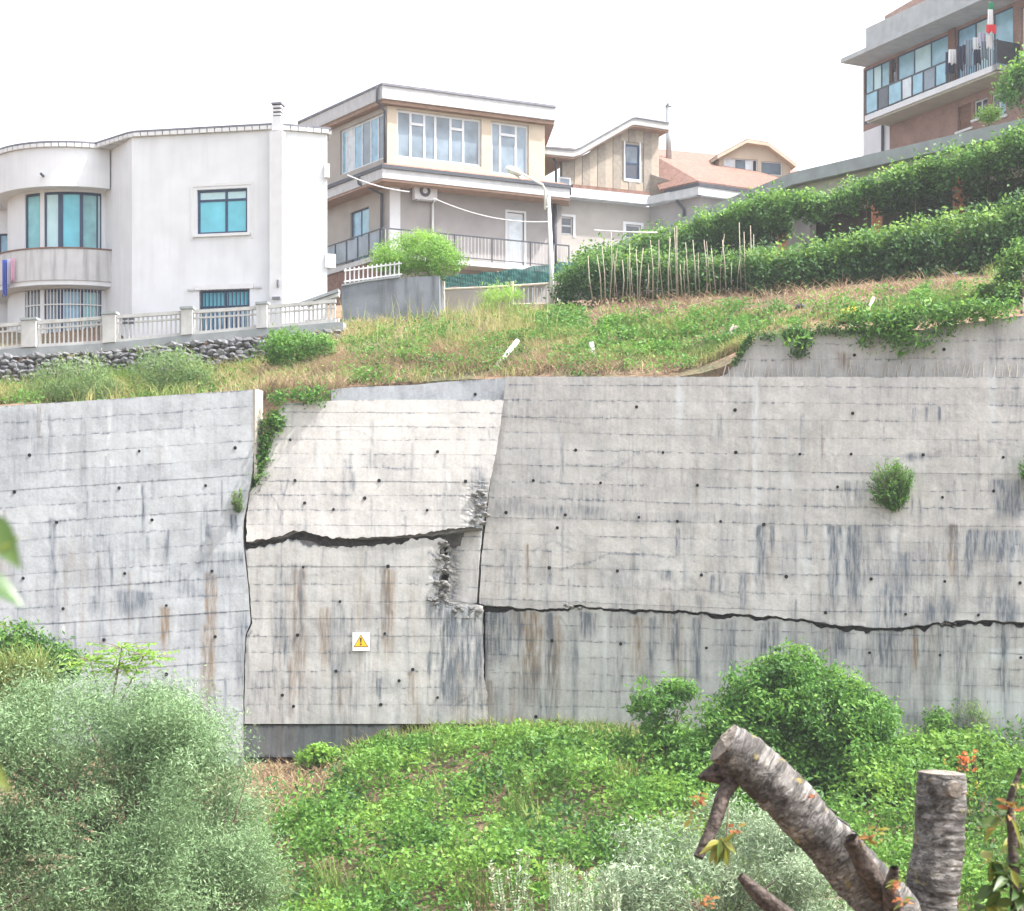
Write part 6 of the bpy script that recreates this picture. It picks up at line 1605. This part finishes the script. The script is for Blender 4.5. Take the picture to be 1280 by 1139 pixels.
qz = z_lo(qx, qy) + .35 + rng.random(len(kk)) * rng.uniform(.3, .9, 150)[kk]
o = leaves('slope_weeds', np.stack([qx, qy, qz], -1)[ku], rng.uniform(.12, .26, ku.sum()), .42, (rng.normal(.4, .22, 150)[kk] + rng.normal(0, .1, len(kk)))[ku], 'leaf_dark', None, .6, kind='stuff'); tag(o, 'darker broad leaved weeds among the brambles', 'weeds')
# bare washed soil below the footing with dry stems
nD = 1500
du_ = rng.uniform(320, 440, nD); dv_ = rng.uniform(955, 1040, nD); dp, dok = ground_hit(du_, dv_, 40, 49.9, 60, z_lo); dp = dp[dok]
o = blades('dry_stems', dp, rng.uniform(.1, .4, len(dp)), .035, rng.normal(.9, .1, len(dp)), 'grass_mix', None, .8, 'stuff'); tag(o, 'dry brown stems on the bare soil under the footing', 'dry grass')
bush('small bright green plant at the foot of the dark footing', [E(398, 945, 49.3, 22, 11)], P(398, 958, 49.3), 60, 20, .1, .16, .55, 'leaf_fresh', name='leafy_plant', cat='plant', nb=6)
# trees and shrubs below the wall
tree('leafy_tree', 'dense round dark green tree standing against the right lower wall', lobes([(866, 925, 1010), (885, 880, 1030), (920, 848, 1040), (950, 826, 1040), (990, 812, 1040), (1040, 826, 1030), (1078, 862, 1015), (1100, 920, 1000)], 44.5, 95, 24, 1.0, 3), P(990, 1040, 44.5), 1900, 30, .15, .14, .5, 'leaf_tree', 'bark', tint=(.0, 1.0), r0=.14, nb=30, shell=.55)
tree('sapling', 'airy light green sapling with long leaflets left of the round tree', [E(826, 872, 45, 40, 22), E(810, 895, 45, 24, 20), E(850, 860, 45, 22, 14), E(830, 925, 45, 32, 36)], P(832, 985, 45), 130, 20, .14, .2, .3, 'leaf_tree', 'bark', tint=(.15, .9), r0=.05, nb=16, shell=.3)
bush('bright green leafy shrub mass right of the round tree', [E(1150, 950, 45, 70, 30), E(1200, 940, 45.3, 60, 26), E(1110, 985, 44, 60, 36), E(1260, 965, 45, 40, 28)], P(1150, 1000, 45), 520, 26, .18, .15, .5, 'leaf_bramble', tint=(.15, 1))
bush('tall thin leaved weed by the white streaks at the wall foot', [E(1218, 905, 46.6, 17, 34)], P(1216, 945, 46.6), 60, 22, .1, .15, .14, 'leaf_grey', nb=10, dirs_up=1.6)
bush('leafy weed clump standing left of the tall thin weed', [E(1176, 910, 46.7, 16, 26)], P(1176, 940, 46.7), 60, 20, .12, .13, .4, 'leaf_tree', nb=8)
for (u_, v_, n_, t_, lb_) in ((1215, 990, 26, .95, 'cluster of small yellow flowers right of the upright cut limb'), (1204, 952, 22, .1, 'patch of orange flowers above the upright cut limb')):
    r_ = empty('wild_flowers', P(u_, v_ + 12, 43.5), lb_, 'flowers'); c = np.array([P(u_ + rng.normal(0, 8), v_ + rng.normal(0, 5), 43.3) for _ in range(n_)]); kk = np.repeat(np.arange(n_), 5)
    leaves('blossom', c[kk] + rng.normal(0, .03, (len(kk), 3)), .09, .8, np.full(len(kk), t_), 'flower', r_, .6)
    mb = MB(); [mb.tube([q, q - np.array([0, 0, .35])], .008, 4) for q in c]; mb.build('stems', 'bark', r_)['kind'] = 'stuff'
# olive trees
tree('olive_tree', 'large grey green olive tree filling the lower left corner', lobes([(-90, 860, 1200), (0, 858, 1200), (60, 838, 1200), (130, 846, 1200), (190, 850, 1190), (240, 885, 1190)], 30, 125, 42, 1.5, 4), P(135, 1190, 30), 3200, 52, .2, .082, .26, 'leaf_olive', 'bark', tint=(.08, 1), r0=.2, nb=46, shell=.4, up=.35, trunk_top=P(175, 1075, 30))
tree('olive_tree', 'fresher green olive right of the large olive, next to the bare soil', lobes([(190, 880, 1200), (250, 890, 1200), (290, 930, 1200), (312, 985, 1200), (325, 1050, 1200)], 31, 70, 36, 1.0, 5), P(270, 1200, 31), 1600, 52, .19, .082, .24, 'leaf_olive', 'bark', tint=(.1, 1), r0=.12, nb=34, shell=.45, up=.35)
tree('olive_tree', 'silvery olive tree behind the slanting cut limb', lobes([(770, 1085, 1200), (810, 1035, 1200), (850, 1000, 1200), (900, 990, 1200), (960, 1000, 1200), (1010, 1030, 1200), (1060, 1060, 1200)], 25, 70, 32, .8, 6), P(900, 1230, 25), 1500, 32, .12, .085, .24, 'leaf_silver', 'bark', tint=(0, .95), r0=.12, nb=40, shell=.35, up=.3)
sh = empty('olive_shoots', P(705, 1200, 21), 'pale upright olive shoots at the bottom edge in the middle', 'shrub')
Pl_, Dl_ = [], []; mb = MB()
for i in range(46):
    u_ = rng.normal(700, 48); t_ = 1060 + abs(u_ - 650 + rng.normal(0, 25)) * .28 + rng.uniform(0, 45); a_ = P(u_ + rng.normal(0, 12), 1205, 21 + rng.normal(0, .4)); b_ = P(u_ + rng.normal(0, 10), t_, 21 + rng.normal(0, .4))
    mb.tube([a_, b_], [.005, .002], 4)
    for f in np.linspace(.05, 1, 34):
        for s_ in (-1, 1): Pl_.append(a_ + (b_ - a_) * f + np.array([s_ * .016, rng.normal(0, .012), 0])); Dl_.append(np.array([s_ * .7, rng.normal(0, .5), 1.0]))
Pl_ = np.array(Pl_); leaves('foliage', Pl_, rng.uniform(.05, .085, len(Pl_)), .34, rng.normal(.6, .18, len(Pl_)), 'leaf_silver', sh, .2, dirs=nrm(np.array(Dl_)) * 1.5)
mb.build('stems', 'bark', sh)['kind'] = 'stuff'
# left edge: dark shrub and compound leaved plants
bush('dark shrub at the left edge against the grey section', [E(18, 825, 40, 42, 44), E(70, 830, 40.5, 26, 20)], P(20, 920, 40), 260, 24, .16, .16, .4, 'leaf_dark', tint=(0, .9))
def fronds(label, u, v, Y, tips, lm, tint):
    base = P(u, v, Y); root = empty('ailanthus_sapling', base, label, 'sapling'); mb = MB(); c_, d_ = [], []
    for (tu_, tv_) in tips:
        tip = P(tu_, tv_, Y + rng.normal(0, .2)); hub = base + (tip - base) * .75 + np.array([0, 0, .25])
        mb.tube([base, hub], [.03, .015], 5)
        for k in range(11):
            an = k / 11 * 6.28; e_ = hub + np.array([math.cos(an) * .75, math.sin(an) * .5, .12 - .18 * (k % 3)])
            mb.tube([hub, (hub + e_) / 2 + np.array([0, 0, .06]), e_], [.008, .006, .003], 4)
            for f in np.linspace(.25, 1, 9):
                for s_ in (-1, 1):
                    q = hub + (e_ - hub) * f; sd = np.cross(e_ - hub, [0, 0, 1]); sd = sd / np.linalg.norm(sd) * s_; c_.append(q + sd * .07 - np.array([0, 0, .03])); d_.append(sd + np.array([0, 0, -.5]))
    leaves('foliage', np.array(c_), .16, .34, tint + rng.normal(0, .14, len(c_)), lm, root, 1.2, dirs=np.array(d_) * 1.4); mb.build('stem', 'bark', root)
fronds('yellow green sapling with feathery compound leaves by the grey section', 135, 910, 39, [(105, 815), (158, 795), (195, 808), (150, 830)], 'leaf_fresh', .55)
nG = 1500; gx, gv = rng.uniform(0, 60, nG), rng.uniform(820, 900, nG)
gq = np.stack([P(a, b_ + 30, 38) for a, b_ in zip(gx, gv)]); o = blades('reeds', gq, rng.uniform(.4, 1.0, nG), .03, rng.normal(.42, .12, nG), 'grass_mix', None, .4, 'stuff'); tag(o, 'long pale grass leaves at the left edge above the olive', 'grass')

# ------------------------------------------------------------------ cut cherry tree in the foreground
def limb(path, rad, nseg, nring, seed, root, name, bark='cherry_bark'):
    a = np.array(path, float); tpar = np.linspace(0, 1, len(a)); tt_ = np.linspace(0, 1, nseg)
    def cr(k): return np.interp(tt_, tpar, a[:, k])
    c = np.stack([cr(0), cr(1), cr(2)], -1)
    for _ in range(6): c[1:-1] = (c[:-2] + 2 * c[1:-1] + c[2:]) / 4
    r_ = np.interp(tt_, np.linspace(0, 1, len(rad)), rad)
    ln = np.concatenate([[0], np.cumsum(np.linalg.norm(np.diff(c, axis=0), axis=1))])
    d = nrm(np.gradient(c, axis=0)); upv = np.array([0, -1, 0.0]); A = nrm(np.cross(d, upv)); B = np.cross(A, d)
    th = np.linspace(0, 2 * math.pi, nring + 1)
    TH, LL = np.meshgrid(th, ln)
    cx_, sx_ = np.cos(TH) * 1.5, np.sin(TH) * 1.5
    bumpn = (fbm(cx_ * 1.2 + LL * 1.5 + 7 + seed, sx_ * 1.2 + LL * 3.0 + 9, 500 + seed, 4) - .5)
    ringn = (vn(LL * 42 + seed, cx_ * .8 + 5, 510 + seed) - .5) * .07 + (vn(LL * 95, cx_ * 1.5 + sx_ + 5, 512) - .5) * .06 + (fbm(LL * 9 + seed, TH * 2.2, 516, 3) - .5) * .12
    rr = r_[:, None] * (1 + .22 * bumpn + ringn)
    V = c[:, None] + A[:, None] * (np.cos(TH) * rr)[..., None] + B[:, None] * (np.sin(TH) * rr)[..., None]
    n1, n2 = V.shape[:2]; ix = np.arange(n1 * n2).reshape(n1, n2)
    q = np.stack([ix[:-1, :-1], ix[:-1, 1:], ix[1:, 1:], ix[1:, :-1]], -1).reshape(-1, 4)
    ar = np.abs(TH / math.pi - 1)
    o = mkn(name, V.reshape(-1, 3), q, bark, root, {'along': LL.ravel() + seed, 'around': (np.cos(TH) * .5 + .5 + np.sin(TH) * .25).ravel()}, smooth=True)
    return o, V, c, d
YC = 8.0
mat('bark_shoot', (.07, .055, .048), .95, .75, 38, .9)
ctree = empty('cut_cherry_tree', P(1130, 1260, YC), 'lopped cherry tree with two thick cut limbs in the foreground', 'tree')
o1, V1, c1_, d1_ = limb([P(1140, 1250, YC), P(1115, 1140, YC), P(1050, 1068, YC), P(985, 1000, YC - .05), P(935, 950, YC - .1), P(905, 928, YC - .12)], [.14, .125, .12, .117, .114, .112, .106, .095], 260, 40, 1, ctree, 'slanting_limb')
o2, V2, c2_, d2_ = limb([P(1120, 1250, YC + .1), P(1160, 1150, YC + .12), P(1172, 1060, YC + .12), P(1177, 966, YC + .12)], [.15, .135, .125, .118, .112, .112], 200, 40, 5, ctree, 'upright_limb')
def capmesh(Vr, bulge, nm, m_):
    c0 = Vr[:-1].mean(0); n = len(Vr) - 1; vs = [tuple(p) for p in Vr[:-1]]
    for f in (.66, .33): vs += [tuple(c0 + (p - c0) * f + bulge * (1 - f) + rng.normal(0, .002, 3)) for p in Vr[:-1]]
    vs.append(tuple(c0 + bulge)); fs = []
    for j in range(2):
        for i in range(n): fs.append((j * n + i, j * n + (i + 1) % n, (j + 1) * n + (i + 1) % n, (j + 1) * n + i))
    for i in range(n): fs.append((2 * n + i, 2 * n + (i + 1) % n, 3 * n))
    mk(nm, np.array(vs), fs, m_, ctree)
capmesh(V1[-1], d1_[-1] * .02 + np.array([0, 0, .008]), 'cut_end', 'cut_wood'); capmesh(V2[-1], np.array([0, -.005, .012]), 'cut_end', 'cut_wood')
# torn stub under the slanting limb's end
limb([P(928, 955, YC - .05), P(900, 966, YC - .07), P(874, 972, YC - .08)], [.09, .055, .012], 40, 20, 9, ctree, 'torn_stub', 'bark_shoot')
# sawn knot on the upright limb
kq = P(1190, 986, YC); MB().tube([kq + np.array([0, .05, 0]), kq + np.array([.005, -.045, 0])], [.042, .034], 14).build('sawn_knot', 'cut_wood', ctree)
# side shoots
limb([P(922, 962, YC - .05), P(904, 995, YC - .15), P(893, 1030, YC - .2), P(873, 1072, YC - .25)], [.045, .034, .03, .022], 60, 14, 13, ctree, 'side_shoot', 'bark_shoot')
limb([P(1110, 1130, YC - .05), P(1085, 1090, YC - .2), P(1062, 1048, YC - .25)], [.06, .045, .035], 50, 14, 15, ctree, 'side_shoot', 'bark_shoot')
limb([P(1120, 1150, YC - .15), P(1112, 1112, YC - .25), P(1118, 1085, YC - .3)], [.05, .035, .02], 40, 12, 17, ctree, 'side_shoot', 'bark_shoot')
limb([P(1000, 1160, YC + .3), P(950, 1120, YC + .3), P(925, 1095, YC + .3)], [.05, .04, .02], 40, 12, 19, ctree, 'side_shoot', 'bark_shoot')

def bigleaves(name, items, mat_, parent):
    """items: (base, dir, normal, L, W, tint): folded, drooping ovate leaves"""
    prof = np.array([.05, .55, .95, 1.0, .78, .42, .03]); n = len(prof)
    vs, fs, tn = [], [], []
    for (b_, d, nn, L, W, t_) in items:
        d = d / np.linalg.norm(d); nn = nn - d * np.dot(nn, d); nn /= np.linalg.norm(nn) + 1e-9; w = np.cross(nn, d); k0 = len(vs)
        for i in range(n):
            f = i / (n - 1); ctr = b_ + d * L * f - np.array([0, 0, 1]) * L * .22 * f * f
            for s_ in (-1, 0, 1): vs.append(ctr + w * s_ * W * .5 * prof[i] + nn * abs(s_) * W * .16 * prof[i]); tn.append(t_ + (.06 if s_ == 0 else 0))
        for i in range(n - 1):
            for j in range(2): a = k0 + i * 3 + j; fs.append((a, a + 1, a + 4, a + 3))
    return mkn(name, np.array(vs), np.array(fs), mat_, parent, {'tint': np.array(tn)}, smooth=True)
def tuft(u, v, Y, n, L, tints, spread=1.0, down=.5):
    it = []; b_ = P(u, v, Y)
    for i in range(n):
        an = rng.uniform(0, 6.28); d = np.array([math.cos(an) * spread, math.sin(an) * spread, rng.uniform(-down, .7)])
        it.append((b_ + rng.normal(0, .012, 3), d, rng.normal(0, .5, 3) + np.array([0, -.4, .8]), L * rng.uniform(.6, 1.2), L * rng.uniform(.32, .45), tints[int(rng.integers(len(tints)))]))
    return it
for tf_ in (tuft(876, 1002, YC - .2, 10, .06, [.95, 1, .85], .8, .2), tuft(862, 1022, YC - .2, 6, .06, [.7, .75, .6], 1, .8), tuft(900, 1052, YC - .3, 16, .10, [.55, .65, .72, .4], .5, 1.6),
            tuft(915, 1040, YC - .3, 8, .05, [.95, .8], .8, .3), tuft(1085, 1050, YC - .3, 14, .055, [.95, 1, .9, .75], .8, .2), tuft(1098, 1042, YC - .3, 8, .05, [.75, .72], .8, .1),
            tuft(886, 1128, YC - .3, 14, .05, [1, .97, .9], .8, .1), tuft(1118, 1108, YC - .35, 12, .05, [1, .95, .6], .8, .2), tuft(1128, 1128, YC - .35, 12, .05, [1, .95, .5], .8, .2), tuft(1015, 998, YC - .15, 8, .035, [1, .97], .8, .1)):
    bigleaves('leaf_tuft', tf_, 'leaf_cherry', ctree)
# leaves of a neighbouring branch at the lower right corner
nb_ = empty('cherry_branch', P(1262, 1180, 7.0), 'leafy cherry shoot with reddish young leaves at the lower right corner', 'branch')
limb([P(1275, 1200, 7.0), P(1268, 1090, 7.0), P(1262, 1000, 7.0), P(1276, 960, 7.0)], [.03, .022, .016, .008], 60, 10, 21, nb_, 'stem', 'bark_shoot')
bl = []
for (u_, v_) in ((1255, 1020), (1272, 1050), (1240, 1075), (1262, 1090), (1245, 1110), (1275, 1115), (1235, 1130), (1262, 1140), (1280, 1080)): bl += tuft(u_, v_, 7.0 + rng.normal(0, .08), 9, .105, [.1, .25, .4, .45, .2, .66], .7, 1.3)
bl += tuft(1262, 1010, 6.9, 12, .05, [.97, 1, .9, .78], .8, .2) + tuft(1276, 985, 6.9, 8, .05, [.95, .7], .8, .2) + tuft(1232, 1035, 6.9, 7, .05, [.3, .1, .9], .8, .2)
bigleaves('foliage', bl, 'leaf_cherry', nb_)
# two out-of-focus leaves just in front of the lens side, left edge
nl = empty('near_branch', P(-40, 800, 1.5), 'blurred green leaves of a near branch poking in at the left edge', 'branch')
it = [(P(-38, 690, 1.5), np.array([1, .2, .55]), np.array([.3, -1, .6]), .047, .026, .75), (P(-30, 640, 1.5), np.array([.9, .1, -.9]), np.array([.5, -1, .1]), .053, .028, .55), (P(-40, 720, 1.53), np.array([1, .1, -.35]), np.array([.0, -.6, 1]), .05, .031, .48), (P(-34, 950, 1.5), np.array([.9, .1, -.55]), np.array([.2, -1, .5]), .037, .019, .72)]
bigleaves('foliage', it, 'leaf_near', nl)
MB().tube([P(-60, 1000, 1.52), P(-42, 800, 1.52), P(-36, 620, 1.52)], .003, 6).build('stem', 'bark', nl)
# ------------------------------------------------------------------ thin volume added to lift the dark tones
m, nt, out = _nt('tone_lift_haze'); M['tone_lift_haze'] = m
pv = N(nt, 'ShaderNodeVolumePrincipled'); pv.inputs['Color'].default_value = (.93, .96, 1, 1); pv.inputs['Density'].default_value = .0005; pv.inputs['Anisotropy'].default_value = .2
nt.links.new(pv.outputs[0], out.inputs['Volume'])
hz = MB().box(-1000, 1000, -350, 2600, -50, 34).build('tone_lift_haze', 'tone_lift_haze'); hz['kind'] = 'stuff'
